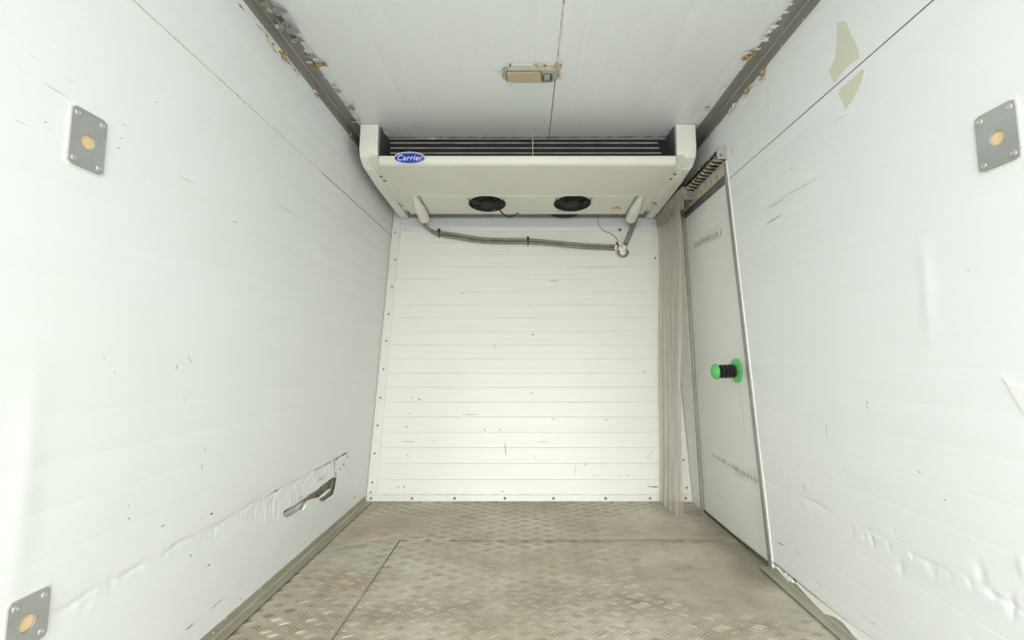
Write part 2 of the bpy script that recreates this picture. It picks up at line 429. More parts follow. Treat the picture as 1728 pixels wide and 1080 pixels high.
plates = [(XL+.001, XR-.001, YS+g, YF(0)-.001, .0035), (XL+.001, XS-g, Y0, YS-g, 0.0005), (XS+g, XR-.001, Y0, YS-g, 0.0)]
pobj = [floor_plate(*p) for p in plates]
# raised five-bar tread, one joined part per plate (thousands of bars)
bars_v = [[], [], []]; bars_f = [[], [], []]
def worn(x, y):
    v = 1.0
    for cx, cy, rx, ry in ((.74, 2.32, .34, .62), (.98, 2.0, .2, .5), (-.80, 2.35, .2, .16)):
        d = ((x-cx)/rx)**2 + ((y-cy)/ry)**2
        v = min(v, max(0.0, min(1.0, (d-.55)/.5)))
    return v
def bar(idx, cx, cy, ang, L, W, H, dz):
    ca, sa = math.cos(ang), math.sin(ang); z = plate_surface(cx, cy) + dz - .0002
    loc = [(-L/2, 0, 0), (-L*.3, -W/2, 0), (L*.3, -W/2, 0), (L/2, 0, 0), (L*.3, W/2, 0), (-L*.3, W/2, 0), (-L*.28, 0, H), (L*.28, 0, H)]
    b = len(bars_v[idx]); bars_v[idx] += [(cx+x*ca-y*sa, cy+x*sa+y*ca, z+h) for x, y, h in loc]
    bars_f[idx] += [(b, b+1, b+6), (b+1, b+2, b+7, b+6), (b+2, b+3, b+7), (b+3, b+4, b+7), (b+4, b+5, b+6, b+7), (b+5, b, b+6)]
PH = 0
def groups():
    for j in range(-1, 80):
        for i in range(-10, 12):
            for t in (0, 1):
                yield (i + .5*t)*PX, (j + .5*t)*PY - .35, t
for gx, gy, t in groups():
    if gy > 3.0 or gy < .45: continue
    wv = worn(gx, gy)
    if wv <= .12 or random.random() < .03: continue
    ang = math.radians(31 if t == 0 else -31)
    for k in (-2, -1, 0, 1, 2):
        # bars stacked across their own length inside the lozenge
        s = k*.0098
        cx = gx + s*(1 if t == 0 else -1)*-.0 + s*math.copysign(1, -ang)*-1*.0
        ox = s*(1.08 if t == 0 else -1.08); oy = -s*.64
        cx, cy = gx + ox, gy + oy
        for n, (x0, x1, y0, y1, dz) in enumerate(plates):
            if x0+.012 < cx < x1-.012 and y0+.01 < cy < y1-.01:
                if abs(cx) > .935 + (.045 if cx > 0 else 0): continue
                if cx > XR-.06 or cx < XL+.055: continue
                bar(n, cx, cy, ang + random.uniform(-.03, .03), .040, .0034, .0026*wv*random.uniform(.7, 1.1), dz)
for n in range(3):
    if bars_v[n]: mesh('tread_pattern', bars_v[n], bars_f[n], M['bar'], pobj[n], kind='stuff')
# blind rivets along the joint of the narrow strip
rv = None
for py in (990, 1022, 1030, 1062):
    for sx_ in (-1, 1):
        p = unZ(886 + XS*(py-HOR)/.877, py, 0)
        b = MB(); b.lathe([(.0055, 0), (.005, .0012), (.002, .002)], (XS + sx_*.018, p.y, plate_surface(XS, p.y)), (0, 0, 1), 8)
        b.build('rivet', M['rivet'], pobj[1 if sx_ < 0 else 2])

# ------------------------------------------------------------------ SETTING: left wall
b = MB(); b.poly([(XL-.014, Y0, -.05), (XL-.014, YF(-.05)+.1, -.05), (XL-.014, YF(ZC)+.1, ZC+.05), (XL-.014, Y0, ZC+.05),
                  (XL-.07, Y0, -.05), (XL-.07, YF(-.05)+.1, -.05), (XL-.07, YF(ZC)+.1, ZC+.05), (XL-.07, Y0, ZC+.05)],
                 [(0, 1, 2, 3), (4, 7, 6, 5), (0, 4, 5, 1), (1, 5, 6, 2), (2, 6, 7, 3), (3, 7, 4, 0)])
wl = b.build('wall_left', M['core']); wl['kind'] = 'structure'
hp = [(567.8, 805.6), (565, 822), (561, 835.6), (548, 845), (541, 846), (536.7, 839), (523, 843), (515.6, 849), (509, 860), (493, 869), (484, 873), (478, 871), (480, 863), (498, 852), (512, 843), (525.6, 834), (536.7, 826.5), (547.8, 816.5), (562, 806)]
holepoly = [(p.y, p.z) for p in (unX(a, b_, XL) for a, b_ in hp)]
sp = []; 
def pyz(px, py, X=XL): p = unX(px, py, X); return p.y, p.z
yl0, yl1 = 0.75, 2.62
for k in range(70):
    u = yl0 + (yl1-yl0)*(k+rng.uniform(-.3, .3))/70; near = 1.0 if u > 1.5 else .75
    sp.append((u, .345+rng.uniform(-.012, .004)-.03*(u > 1.7)*rng.uniform(.2, 1), rng.uniform(.004, .010), rng.uniform(.010, .026), rng.uniform(-.0034, -.0008)*near, rng.uniform(-.25, .25)))
for k in range(26):   # crushed zone above the tear
    sp.append((rng.uniform(1.75, 2.5), rng.uniform(.28, .36), rng.uniform(.004, .010), rng.uniform(.015, .04), rng.uniform(-.0035, .003), rng.uniform(-.3, .3)))
for k in range(18):
    sp.append((rng.uniform(.75, 2.6), rng.uniform(.08, .6), .008, rng.uniform(.01, .02), rng.uniform(-.003, .003), 0))
wv_ = [(2.15, .3, .35, .07, -.005), (1.6, .33, .5, .03, -.002), (2.55, .37, .07, .05, -.005), (1.7, 1.1, .4, .3, .002), (2.0, .18, .2, .06, .003), (.95, .62, .03, .22, .0035)]
def ridge(U, V): return -.0035*np.exp(-((V-.352-.004*np.sin(U*23)-.003*np.sin(U*51))/.007)**2)*((U > .7) & (U < 2.62))*(.6+.4*np.sin(U*37))
cr_l = crumple(sp, wv_)
def disp_l(U, V):
    H = cr_l(U, V) + ridge(U, V)
    d = np.minimum(1, (V-.0)/.05); return H*d
def mapL(U, V, H):
    ye = YB + SL*V; U2 = np.where(U > 2.72, 2.72 + (U-2.72)*(ye-2.72)/(3.0-2.72), U)
    return XL + H, U2, V
us, _ = coords(Y0, 3.0, .06, fine=((.6, 1.7, .008), (1.7, 2.64, .004)))
vs, gl = coords(0, ZSL-.002, .06, .0955, .09, fine=((.06, .22, .01), (.22, .385, .004), (.385, .62, .012)))
sheet('panel', us, vs, gl, mapL, M['side'], wl, disp_l, inpoly(holepoly))
us, _ = coords(Y0, 3.0, .06); vs, gl = coords(ZSL+.002, ZC, .06, .0955, ZSL+.09)
wavu = crumple([], [(1.4, ZC-.12, .4, .1, .003), (2.4, 1.95, .3, .1, -.002)])
sheet('panel', us, vs, gl, mapL, M['side'], wl, wavu)
b = MB(); b.tube([(XL-.001, Y0+.01, ZSL), (XL-.001, 1.5, ZSL+.001), (XL-.0015, 2.2, ZSL)], lambda i: .0022, 6)
b.build('joint_filler', M['seal'], wl)
b = MB(); b.box((XL-.012, Y0, ZSL-.004), (XL-.003, YF(ZSL), ZSL+.004)); b.build('joint_shadow_gap', M['crack'], wl)
# torn lips of the tear
def lip(name, pts, drop, mat, parent, sgn=1, X=XL, thick=.0012, out=.012):
    """bent ribbon of sheet metal along a pixel polyline on a side wall"""
    top = [unX(a, b_, X) for a, b_ in pts]; m_ = MB(); n = len(top); vs_ = []; fs_ = []
    for i, p in enumerate(top):
        o = out*(.5+.5*random.random()); dr = drop*(.5+.9*random.random())*math.sin(math.pi*(i+.4)/(n-.2))
        vs_ += [p + Vector((0, 0, .002)), p + Vector((sgn*o, .004*random.uniform(-1, 1), -dr*.5)), p + Vector((sgn*(o*.3+.001), .006*random.uniform(-1, 1), -dr))]
    for i in range(n-1):
        for k in (0, 1): fs_.append((i*3+k, i*3+k+1, (i+1)*3+k+1, (i+1)*3+k))
    o = mesh(name, vs_, fs_, mat, parent); md = o.modifiers.new('thickness', 'SOLIDIFY'); md.thickness = thick; return o
lip('torn_lip', [(541, 847), (548, 845), (553, 841), (558, 838), (561, 835)], .008, M['film'], wl)
lip('torn_lip', [(486, 873), (493, 869), (501, 864), (509, 860), (513, 852)], .007, M['film'], wl)
lip('torn_lip', [(537, 841), (542, 836), (547, 832), (552, 828), (557, 825)], .012, M['film'], wl, out=.008)
lip('torn_lip', [(478, 866), (488, 859), (498, 854), (508, 846), (516, 841), (526, 835), (537, 828), (548, 817), (561, 807)], .004, M['chip'], wl, out=.004)
def crumpled_patch(p, nrm, right, wdt, hgt, amp, n=4, m_=3, lift=.004):
    """small curled patch: verts, faces"""
    p = Vector(p); nrm = Vector(nrm).normalized(); right = Vector(right).normalized(); dn = nrm.cross(right)
    vs_ = []; fs_ = []
    for i in range(n):
        for j in range(m_):
            u = i/(n-1)-.5; v = j/(m_-1)
            e = random.uniform(-.18, .18)
            vs_.append(p + right*((u+e*.5)*wdt) + dn*((v-.5+e)*hgt) + nrm*(lift + v*v*amp*.5 + random.uniform(0, amp*.4)))
    for i in range(n-1):
        for j in range(m_-1): fs_.append((i*m_+j, i*m_+j+1, (i+1)*m_+j+1, (i+1)*m_+j))
    return vs_, fs_
v_, f_ = crumpled_patch(unX(495, 861, XL-.010), (1, 0, 0), (0, 1, .12), .20, .055, .009, 18, 7, 0)
o = mesh('crushed_foil', v_, f_, M['foil'], wl)
v_, f_ = crumpled_patch(unX(550, 828, XL-.013), (1, 0, 0), (0, 1, .1), .20, .09, .008, 14, 7, 0)
o = mesh('crushed_foil', v_, f_, M['core'], wl)
b = MB(); p = unX(518, 844, XL-.009); b.box(p-Vector((.002, .022, .012)), p+Vector((.006, .02, .012)), .003); b.build('rust_lump', M['rust'], wl)

# paint chips, scratches: small slivers standing a hair proud of a wall
def chips(name, items, un, nrm, parent, mat=None):
    m_ = MB(); nrm = Vector(nrm)
    for it in items:
        x0, y0, x1, y1, wpx = it
        a = un(x0, y0); c = un(x1, y1); L = (c-a).length; scale = (un(x0+1, y0+1)-a).length/1.414
        d = (c-a).normalized() if L > 1e-6 else Vector((0, .7, .7)); s = nrm.cross(d).normalized(); wd = wpx*scale
        n = max(3, min(14, int(L/.008))); up = []; lo_ = []
        for i in range(n+1):
            t = i/n; e = math.sin(math.pi*min(1, max(0, t*.96+.02)))**.6
            q = a + (c-a)*t + nrm*.0007
            up.append(q + s*wd*.5*e*random.uniform(.3, 1.1)); lo_.append(q - s*wd*.5*e*random.uniform(.3, 1.1))
        pts = up + lo_[::-1]; k = len(up)
        m_.poly(pts, [(i, i+1, 2*k-2-i, 2*k-1-i) for i in range(k-1)])
    o = m_.build(name, mat or M['chip'], parent); o['kind'] = 'stuff'; return o
LC = [(392, 373, 396, 377, 4), (396, 378, 400, 374, 3), (394, 381, 397, 380, 2), (303, 446, 302, 452, 1.2), (301, 455, 303, 460, 2.5), (300, 463, 302, 470, 4),
      (73, 140, 116, 165, 1.4), (42, 88, 70, 105, .8), (20, 200, 50, 214, .7), (74, 206, 78, 206, 3), (108, 130, 130, 143, .8), (196, 248, 204, 252, 2), (203, 232, 207, 234, 2.5),
      (80, 217, 87, 221, .8), (354, 1029, 376, 1010, 1.2), (312, 1064, 328, 1051, 1.6), (320, 605, 323, 612, 1.8), (299, 615, 297, 624, 2), (319, 600, 317, 606, 1.3), (174, 602, 176, 606, 1.5), (191, 628, 194, 629, 2), (262, 172, 266, 173, 2),
      (339, 405, 340, 407, 2), (325, 386, 326, 388, 2), (381, 481, 383, 482, 2), (497, 494, 498, 496, 2), (353, 443, 354, 443, 1.6), (310, 674, 311, 676, 2), (345, 757, 346, 762, 1.4), (341, 780, 340, 795, 1), (354, 868, 359, 866, 3),
      (340, 876, 341, 873, 1.5), (270, 889, 278, 886, 1.6), (321, 935, 322, 940, 2), (350, 955, 354, 952, 2.5), (217, 874, 218, 876, 3), (216, 850, 217, 857, 1), (579, 783, 581, 785, 2.2), (573, 791, 575, 792, 1.4), (585, 771, 587, 769, 1.4), (597, 838, 598, 841, 2.6), (568, 804, 565, 796, 1.2), (564, 796, 565, 785, 1), (565, 785, 563, 777, 1.2),
      (563, 778, 572, 771, 1.6), (572, 771, 588, 763, 1.4), (560, 778, 545, 786, .9), (545, 786, 530, 795, .8), (470, 826, 462, 830, 1.4), (535, 812, 548, 804, .8), (380, 352, 384, 354, 1), (300, 295, 330, 312, .8), (204, 208, 216, 214, .8), (470, 345, 500, 365, .6)]
chips('paint_chips', LC, lambda a, b_: unX(a, b_, XL), (1, 0, 0), wl)

# ------------------------------------------------------------------ SETTING: right wall
D_bl, D_br, D_tr, D_tl = unX(1187, 862, XR), unX(1300, 950, XR), unX(1226, 305, XR), unX(1155, 366, XR)
kR = (D_tr.y-D_br.y)/(D_tr.z-D_br.z); kL = (D_tl.y-D_bl.y)/(D_tl.z-D_bl.z)
def YDR(z): return D_br.y + kR*(z-D_br.z)      # near edge of the door opening
def YDL(z): return D_bl.y + kL*(z-D_bl.z)      # far edge
b = MB(); b.poly([(XR+.014, Y0, -.05), (XR+.014, YF(-.05)+.1, -.05), (XR+.014, YF(ZC)+.1, ZC+.05), (XR+.014, Y0, ZC+.05),
                  (XR+.07, Y0, -.05), (XR+.07, YF(-.05)+.1, -.05), (XR+.07, YF(ZC)+.1, ZC+.05), (XR+.07, Y0, ZC+.05)],
                 [(0, 3, 2, 1), (4, 5, 6, 7), (0, 1, 5, 4), (1, 2, 6, 5), (2, 3, 7, 6), (3, 0, 4, 7)])
wr = b.build('wall_right', M['core']); wr['kind'] = 'structure'
YE = 1.9
def mapR(U, V, H):
    ye = YDR(0) + kR*V + .01; return XR - H, np.where(U > 1.6, 1.6 + (U-1.6)*(ye-1.6)/(YE-1.6), U), V
sp = []
for k in range(22):
    u = 1.02 + .93*(k+rng.uniform(-.45, .45))/22
    sp.append((u, .335+.03*(1.9-u)/.9+rng.uniform(-.012, .006), rng.uniform(.005, .009), rng.uniform(.008, .022), rng.uniform(-.0035, -.001), rng.uniform(-.25, .25)))
for k in range(20):
    sp.append((rng.uniform(.8, 1.9), rng.uniform(.08, .6), rng.uniform(.006, .012), rng.uniform(.01, .02), rng.uniform(-.003, .002), 0))
dr = crumple(sp, [(1.3, .3, .4, .03, -.002), (1.2, 1.05, .02, .12, .0025), (1.75, .95, .05, .12, -.003), (1.85, .55, .05, .1, .002)])
def disp_r(U, V):
    return (dr(U, V) - .0028*np.exp(-((V-.362-.004*np.sin(U*23))/.007)**2)*((U > .6) & (U < 1.95))*(.5+.5*np.sin(U*31)))*np.minimum(1, V/.05)
us, _ = coords(Y0, YE, .06, fine=((.7, YE, .006),)); vs, gl = coords(0, ZSR-.0018, .06, .0955, .09, fine=((.06, .25, .012), (.25, .42, .005), (.42, .62, .012)))
sheet('panel', us, vs, gl, mapR, M['sider'], wr, disp_r)
def mapR2(U, V, H):
    ye = YB + SL*V; return XR - H, np.where(U > 2.72, 2.72 + (U-2.72)*(ye-2.72)/(3.0-2.72), U), V
us, _ = coords(Y0, 3.0, .06); vs, gl = coords(ZSR+.0018, ZC, .06, .0955, ZSR+.09)
sheet('panel', us, vs, gl, mapR2, M['sider'], wr, crumple([], [(1.7, ZC-.1, .3, .08, .003)]))
# narrow strip of wall between door and front wall
vsl = np.linspace(0, ZSR, 20); verts = []; faces = []
for z in vsl: verts += [(XR, YDL(z)-.005, z), (XR, YF(z), z)]
for i in range(19): faces.append((2*i, 2*i+1, 2*i+3, 2*i+2))
mesh('panel', verts, faces, M['sider'], wr)
b = MB(); b.box((XR+.003, Y0, ZSR-.004), (XR+.012, YF(ZSR), ZSR+.004)); b.build('joint_shadow_gap', M['crack'], wr)
RC = [(1560, 390, 1561, 391, 3), (1464, 677, 1462, 683, 2), (1462, 686, 1466, 689, 2), (1550, 794, 1554, 800, 2), (1594, 842, 1596, 845, 3), (1353, 817, 1361, 829, 1.2), (1380, 982, 1385, 988, 2), (1312, 915, 1324, 921, 1.4), (1343, 931, 1354, 938, 1),
      (1633, 910, 1636, 914, 2), (1468, 1048, 1480, 1055, 1.3), (1455, 1037, 1466, 1044, .7), (1611, 573, 1612, 574, 2), (1394, 717, 1396, 740, 1.3), (1290, 380, 1320, 362, 1), (1296, 352, 1322, 336, .8), (1233, 250, 1238, 262, .9), (1400, 210, 1430, 192, .5), (1335, 283, 1337, 285, 1.4), (1310, 340, 1380, 300, .5), (1672, 1069, 1674, 1072, 2), (1700, 760, 1703, 762, 1), (1630, 457, 1638, 456, 1.5)]
chips('paint_chips', RC, lambda a, b_: unX(a, b_, XR), (-1, 0, 0), wr)

# ------------------------------------------------------------------ SETTING: ceiling
XSC = .140
b = MB(); b.box((XL-.07, Y0, ZC+.012), (XR+.07, YF(ZC)+.14, ZC+.07)); ceil = b.build('ceiling', M['core']); ceil['kind'] = 'structure'
def mapC(U, V, H): return V, U, ZC - H
us, _ = coords(Y0, YF(ZC)+.01, .08)
vs, gl = coords(XL, XSC-.002, .06, .0955, XSC-.0955*9+.0, fine=()); sheet('panel', us, vs, gl, mapC, M['ceil'], ceil, crumple([], [(1.4, -.5, .4, .2, .003)]))
vs, gl = coords(XSC+.002, XR, .06, .0955, XSC+.0955); sheet('panel', us, vs, gl, mapC, M['ceil'], ceil, crumple([], [(1.2, .6, .4, .2, -.003)]))
b = MB(); b.box((XSC-.004, Y0, ZC+.003), (XSC+.004, YF(ZC), ZC+.011)); b.build('joint_shadow_gap', M['crack'], ceil)
b = MB(); pts = []
for i in range(50):
    y = .9 + i*.0235; pts.append((XSC + .001 + random.uniform(-.0018, .0018), y, ZC - .0003))
b.tube(pts, lambda i: random.uniform(.0015, .0042), 6); b.build('joint_filler', M['seal'], ceil)
chips('paint_chips', [(901, 218, 903, 219, 2), (920, 202, 918, 204, 2), (935, 160, 934, 163, 1)], lambda a, b_: unZ(a, b_, ZC), (0, 0, -1), ceil)

# ------------------------------------------------------------------ SETTING: front wall, leaning
def FW(x, s, h):
    """x across, s = height z, h = proud of the wall"""
    p = Vector((x, YF(s), s)) + NF*h; return p
b = MB(); pts = [FW(XL-.07, -.05, -.012), FW(XR+.07, -.05, -.012), FW(XR+.07, ZC+.06, -.012), FW(XL-.07, ZC+.06, -.012)]
b.poly(pts + [p - NF*.05 for p in pts], [(0, 1, 2, 3), (7, 6, 5, 4), (0, 4, 5, 1), (1, 5, 6, 2), (2, 6, 7, 3), (3, 7, 4, 0)])
wf = b.build('wall_front', M['core']); wf['kind'] = 'structure'
ZJ = unF(900, 389).z; ZL = unF(900, 368).z
def mapF(U, V, H): return U, YB + SL*V + NF.y*H, V + NF.z*H
usx, _ = coords(XL+.001, XR-.001, .05)
sp = [(rng.uniform(-.8, .85), rng.uniform(.1, 1.6), rng.uniform(.01, .03), rng.uniform(.008, .03), rng.uniform(-.0022, .0016), 0) for _ in range(60)]
# rolled profiles one above another, each a piece of its own with a lapped edge
zs = [0.0]; k = ZJ
ztmp = []
while k > .11: ztmp.append(k); k -= .0955*.976
ztmp.append(0.0); ztmp = ztmp[::-1]
usf = np.linspace(XL+.001, XR-.001, 90)
for z0, z1 in zip(ztmp[:-1], ztmp[1:]):
    mid = (z0+z1)/2; zz = np.array([z0+.0003, z0+.0015, z0+.003, z0+.012, mid-.004, mid-.0015, mid+.0015, mid+.004, z1-.012, z1-.003, z1-.0015, z1-.0003])
    cr_ = crumple(sp, [])
    tilt = rng.uniform(-.00025, .00025)
    def dF(U, V, z0=z0, z1=z1, mid=mid, cr_=cr_, tilt=tilt):
        e = np.minimum(V-z0, z1-V); H = -.0008*(e < .001) - .00012*(np.abs(V-mid) < .003) + cr_(U, V) + tilt*(V-mid)/.05 + .0004*np.sin(U*7+z0*40)
        return H
    sheet('profile_board', usf, zz, [], mapF, M['front'], wf, dF)
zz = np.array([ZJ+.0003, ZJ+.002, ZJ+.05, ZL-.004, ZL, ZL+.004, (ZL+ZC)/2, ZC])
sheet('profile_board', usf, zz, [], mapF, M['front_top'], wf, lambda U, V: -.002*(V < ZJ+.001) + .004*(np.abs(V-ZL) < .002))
FC = [(777, 495, 782, 494, 1.6), (834, 580, 835, 587, 1.4), (852, 746, 854, 770, 1.4), (898, 563, 900, 566, 4), (1087, 626, 1088, 629, 2), (684, 720, 688, 721, 2), (818, 722, 819, 727, 1.6), (690, 697, 692, 699, 2), (843, 723, 845, 727, 1.4), (706, 672, 710, 676, 2.5), (694, 670, 695, 672, 2),
      (778, 700, 810, 699, .8), (894, 662, 900, 664, 1), (740, 769, 741, 770, 2), (681, 820, 684, 824, 2), (686, 766, 690, 772, 1), (1092, 821, 1112, 822, 2.2), (1000, 802, 1004, 802, 1.5), (1044, 801, 1046, 802, 2), (1058, 802, 1061, 802, 1.5), (1092, 772, 1101, 760, .9), (846, 829, 850, 830, 2), (986, 783, 990, 785, 1.6),
      (668, 822, 676, 822, 1), (905, 746, 925, 746, .7), (676, 745, 700, 746, .8), (730, 744, 735, 745, 1), (1020, 708, 1027, 709, 1.2), (927, 474, 942, 474, 1), (681, 388, 686, 386, 1.4), (1048, 400, 1050, 404, 1), (901, 770, 903, 772, 1.4), (971, 785, 970, 800, .7), (930, 708, 938, 706, .9), (1104, 437, 1107, 434, 4), (1102, 395, 1105, 397, 2.5), (1100, 379, 1103, 377, 2)]
chips('paint_chips', FC, lambda a, b_: unF(a, b_), NF, wf)

# ------------------------------------------------------------------ SETTING: trims
def strut(name, pts4, mat, ext, n=1):
    pass
# aluminium angles between walls and ceiling, two flanges each
def angle(name, side, z0, z1, xo, label_mat, floor_=False):
    X = XL if side < 0 else XR; s = -side  # direction into the room
    m_ = MB(); n = 40; t = .0022
    ys = [Y0 + (YF(z0 if not floor_ else 0)-.012 - Y0)*i/n for i in range(n+1)]
    return X, s, ys, t
def corner_angle(name, X, s, zc, hz, wx, yend, mat, down=True, wob=.0, jag=.0):
    """L section in the corner x = X, z = zc; flange hz tall on the wall, wx wide on floor/ceiling"""
    sg = -1 if down else 1; t = .003; n = 90; vs_ = []; fs_ = []
    for i in range(n+1):
        y = Y0 + (yend-Y0)*i/n; a = wob*math.sin(i*1.7)*.5 + jag*random.uniform(-1, 1); c = wob*math.sin(i*.9+1)*.5
        prof = [(0, hz+a), (t, hz+a), (t*1.3, t*3), (t*3, t*1.3), (wx+c, t), (wx+c, 0)]
        vs_ += [(X + s*u, y, zc + sg*v) for u, v in prof]
    for i in range(n):
        for k in range(5): fs_.append((i*6+k, i*6+k+1, (i+1)*6+k+1, (i+1)*6+k))
    return mesh(name, vs_, fs_, mat)
t1 = corner_angle('trim_1', XL, 1, ZC, .058, .055, YF(ZC)-.9, M['alu'])
t2 = corner_angle('trim_2', XR, -1, ZC, .052, .058, YF(ZC)-.9, M['alu'])
# they run on above the cooling unit's end caps to the front wall
t1.data.transform(Matrix.Identity(4)); 
for t_ in (t1, t2):
    ys_ = [v.co.y for v in t_.data.vertices]; y1 = max(ys_)
    for v in t_.data.vertices: v.co.y = Y0 + (v.co.y-Y0)*(YF(ZC-.06)-.004-Y0)/(y1-Y0)
t3 = corner_angle('baseboard_left', XL, 1, .0035, .034, .040, YF(0)-.016, M['alu_floor'], False, jag=.0006)
t4 = corner_angle('baseboard_right', XR, -1, .0035, .038, .044, YDR(0)+.01, M['alu_floor'], False, jag=.0006)
for t_ in (t1, t2, t3, t4): t_['kind'] = 'structure'
def dome(parent, p, axis, r, mat, name='rivet'):
    b = MB(); b.lathe([(r, 0), (r*.92, r*.25), (r*.6, r*.5), (r*.15, r*.6)], p, axis, 10); return b.build(name, mat, parent, True)
for px, py in ((444, 42), (478, 84), (507, 121), (530, 155), (555, 180), (576, 218), (592, 222)): dome(t1, unX(px, py, XL+.003), (1, 0, 0), .004, M['rivet'])
for px, py in ((1355, 33), (1318, 77), (1288, 100), (1260, 117), (1237, 170), (1196, 221)): dome(t2, unX(px, py, XR-.003), (-1, 0, 0), .004, M['rivet'])
for px, py in ((406, 1010), (381, 1044), (440, 994), (527, 914), (360, 1068)): dome(t3, unX(px, py, XL+.003), (1, 0, 0), .004, M['rivet'])
# front wall trims
def front_bar(name, x0, x1, z0, z1, x0t=None, x1t=None, mat=None, h=.004):
    x0t = x0 if x0t is None else x0t; x1t = x1 if x1t is None else x1t
    b = MB(); P = [FW(x0, z0, 0), FW(x1, z0, 0), FW(x1t, z1, 0), FW(x0t, z1, 0)]
    b.prism(P, NF*h, .0012, 1); o = b.build(name, mat or M['trim']); o['kind'] = 'structure'; return o
zb = unF(900, 835).z
t5 = front_bar('baseboard_front', XL+.003, XR-.006, .004, zb, h=.006)
t6 = front_bar('trim_3', XL+.003, XL+.062, zb+.002, unF(680, 350).z, h=.005)
t7 = front_bar('trim_4', XR-.062, XR-.003, zb+.002, unF(1110, 350).z, h=.005)
for px in (626, 695, 767, 852, 934, 1022, 1097, 1157): dome(t5, unF(px, 841, .006), NF, .0085, M['screw'], 'screw')
for px, py in ((667, 392), (667, 438), (661.5, 484), (656, 530), (652, 575), (647, 623), (642, 671), (637, 718), (632, 765), (628, 814), (625.5, 831)): dome(t6, unF(px, py, .005), NF, .007, M['screw'], 'screw')
for px, py in ((1153.5, 776), (1159, 823), (1122, 425)): dome(t7, unF(px, py, .005), NF, .007, M['screw'], 'screw')
# dirty sealant lines beside the corner trims
def bead(name, pts, r, mat, parent, jit=.3):
    b = MB(); b.tube(pts, lambda i: r*random.uniform(1-jit*2, 1+jit), 6); o = b.build(name, mat, parent); return o
bead('sealant_bead', [unF(a, b_, .001) for a, b_ in ((676.5, 385), (670, 440), (668, 470), (663, 510), (660, 555), (656, 590), (650, 645), (645, 700), (640, 750), (634, 800), (632, 834))], .002, M['seal'], t6, .5)
bead('sealant_bead', [Vector((XL+.003, YF(z)-.006, z)) for z in np.linspace(.06, 1.85, 40)], .0028, M['seal'], t6, .45)
bead('sealant_bead', [unF(x, 834.6, .002) for x in np.linspace(636, 1150, 60)], .0016, M['seal'], t5, .5)
bead('sealant_bead', [Vector((XL+.001+random.uniform(0, .001), y, .039)) for y in np.linspace(.8, 2.98, 120)], .0018, M['seal'], t3, .6)
bead('sealant_bead', [Vector((x, YF(0)-.008, .0015)) for x in np.linspace(XL+.05, XR-.05, 60)], .0045, M['floor'], t5, .3)

# torn white film hanging over the right floor angle
pp = [(1304, 955), (1313, 958), (1322, 967), (1330, 973), (1345, 984), (1360, 997), (1376, 1010), (1392, 1022), (1410, 1036), (1425, 1048), (1442, 1060), (1455, 1068), (1474, 1082)]
lo_ = [0, 4, 10, 16, 3, 12, 20, 26, 10, 6, 24, 30, 6]
vs_ = []; fs_ = []
for i, ((a, b_), dz) in enumerate(zip(pp, lo_)):
    p = unX(a, b_, XR-.0035); q = p - Vector((0, 0, .001*dz)); vs_ += [p + Vector((0, 0, .004)), p + Vector((-.001, 0, -.0005*dz)), q + Vector((-.0015-random.random()*.002, 0, 0))]
for i in range(len(pp)-1):
    for k in (0, 1): fs_.append((i*3+k, i*3+k+1, (i+1)*3+k+1, (i+1)*3+k))
mesh('torn_film', vs_, fs_, M['film'], wr)
b = MB()
for px, py, r in ((1313, 959, .006), (1326, 969, .006), (1333, 976, .008), (1338, 980, .009), (1345, 983, .006), (1350, 991, .004), (1305, 955, .01)):
    p = unX(px, py, XR-.004); b.lathe([(r, -r*.4), (r*.9, r*.2), (r*.4, r*.6)], p, (-1, random.uniform(-.4, .4), random.uniform(-.4, .4)), 7)
b.build('sealant_lump', M['film'], wr)
b = MB(); p = unX(1341, 979, XR-.008); b.box(p-Vector((.001, .016, .003)), p+Vector((.001, .012, .003)), .001); b.build('sealant_gap', M['crack'], wr)

# ------------------------------------------------------------------ peeling flakes along the ceiling angles
def flake(parent, p, nrm, right, w_, h_, mat, amp=None, name='flake', n=5, m_=4):
    v, f = crumpled_patch(p, nrm, right, w_, h_, amp if amp is not None else h_*.5, n, m_)
    o = mesh(name, v, f, mat, parent); md = o.modifiers.new('thickness', 'SOLIDIFY'); md.thickness = .0008; return o
def cz(px, py): return unZ(px, py, ZC)
FLK = [(463, 8, 30, 22, 'flake'), (481, 34, 22, 26, 'flake'), (494, 44, 16, 16, 'flake'), (503, 63, 20, 7, 'flake'), (524, 92, 18, 7, 'flake'), (541, 107, 24, 7, 'rust'), (520, 82, 10, 10, 'film'), (533, 98, 10, 5, 'film'),
       (550, 128, 6, 5, 'film'), (569, 151, 11, 6, 'flake'), (592, 179, 12, 9, 'flake'), (598, 192, 4, 12, 'film'), (602, 203, 12, 7, 'seal'), (608, 200, 5, 4, 'film'), (563, 141, 4, 3, 'flake'), (581, 170, 4, 3, 'flake'), (455, 0, 16, 8, 'seal')]
for px, py, w_, h_, mt in FLK:
    sc_ = (ZC-CAMZ)/(HOR-py); flake(t1, cz(px, py), (0, 0, -1), (1, .3*random.uniform(-1, 1), 0), w_*sc_*1.0, h_*sc_*1.6, M[mt], h_*sc_*.8)
for px, py, w_, h_, mt in ((472, 38, 9, 18, 'seal'), (455, 12, 10, 12, 'seal'), (521, 100, 4, 10, 'film'), (495, 66, 6, 5, 'seal')):
    sc_ = (ZC-CAMZ)/(HOR-py); flake(t1, cz(px, py)-Vector((0, 0, .004)), (0, 0, -1), (.3, 1, 0), w_*sc_, h_*sc_, M[mt], h_*sc_*.5)
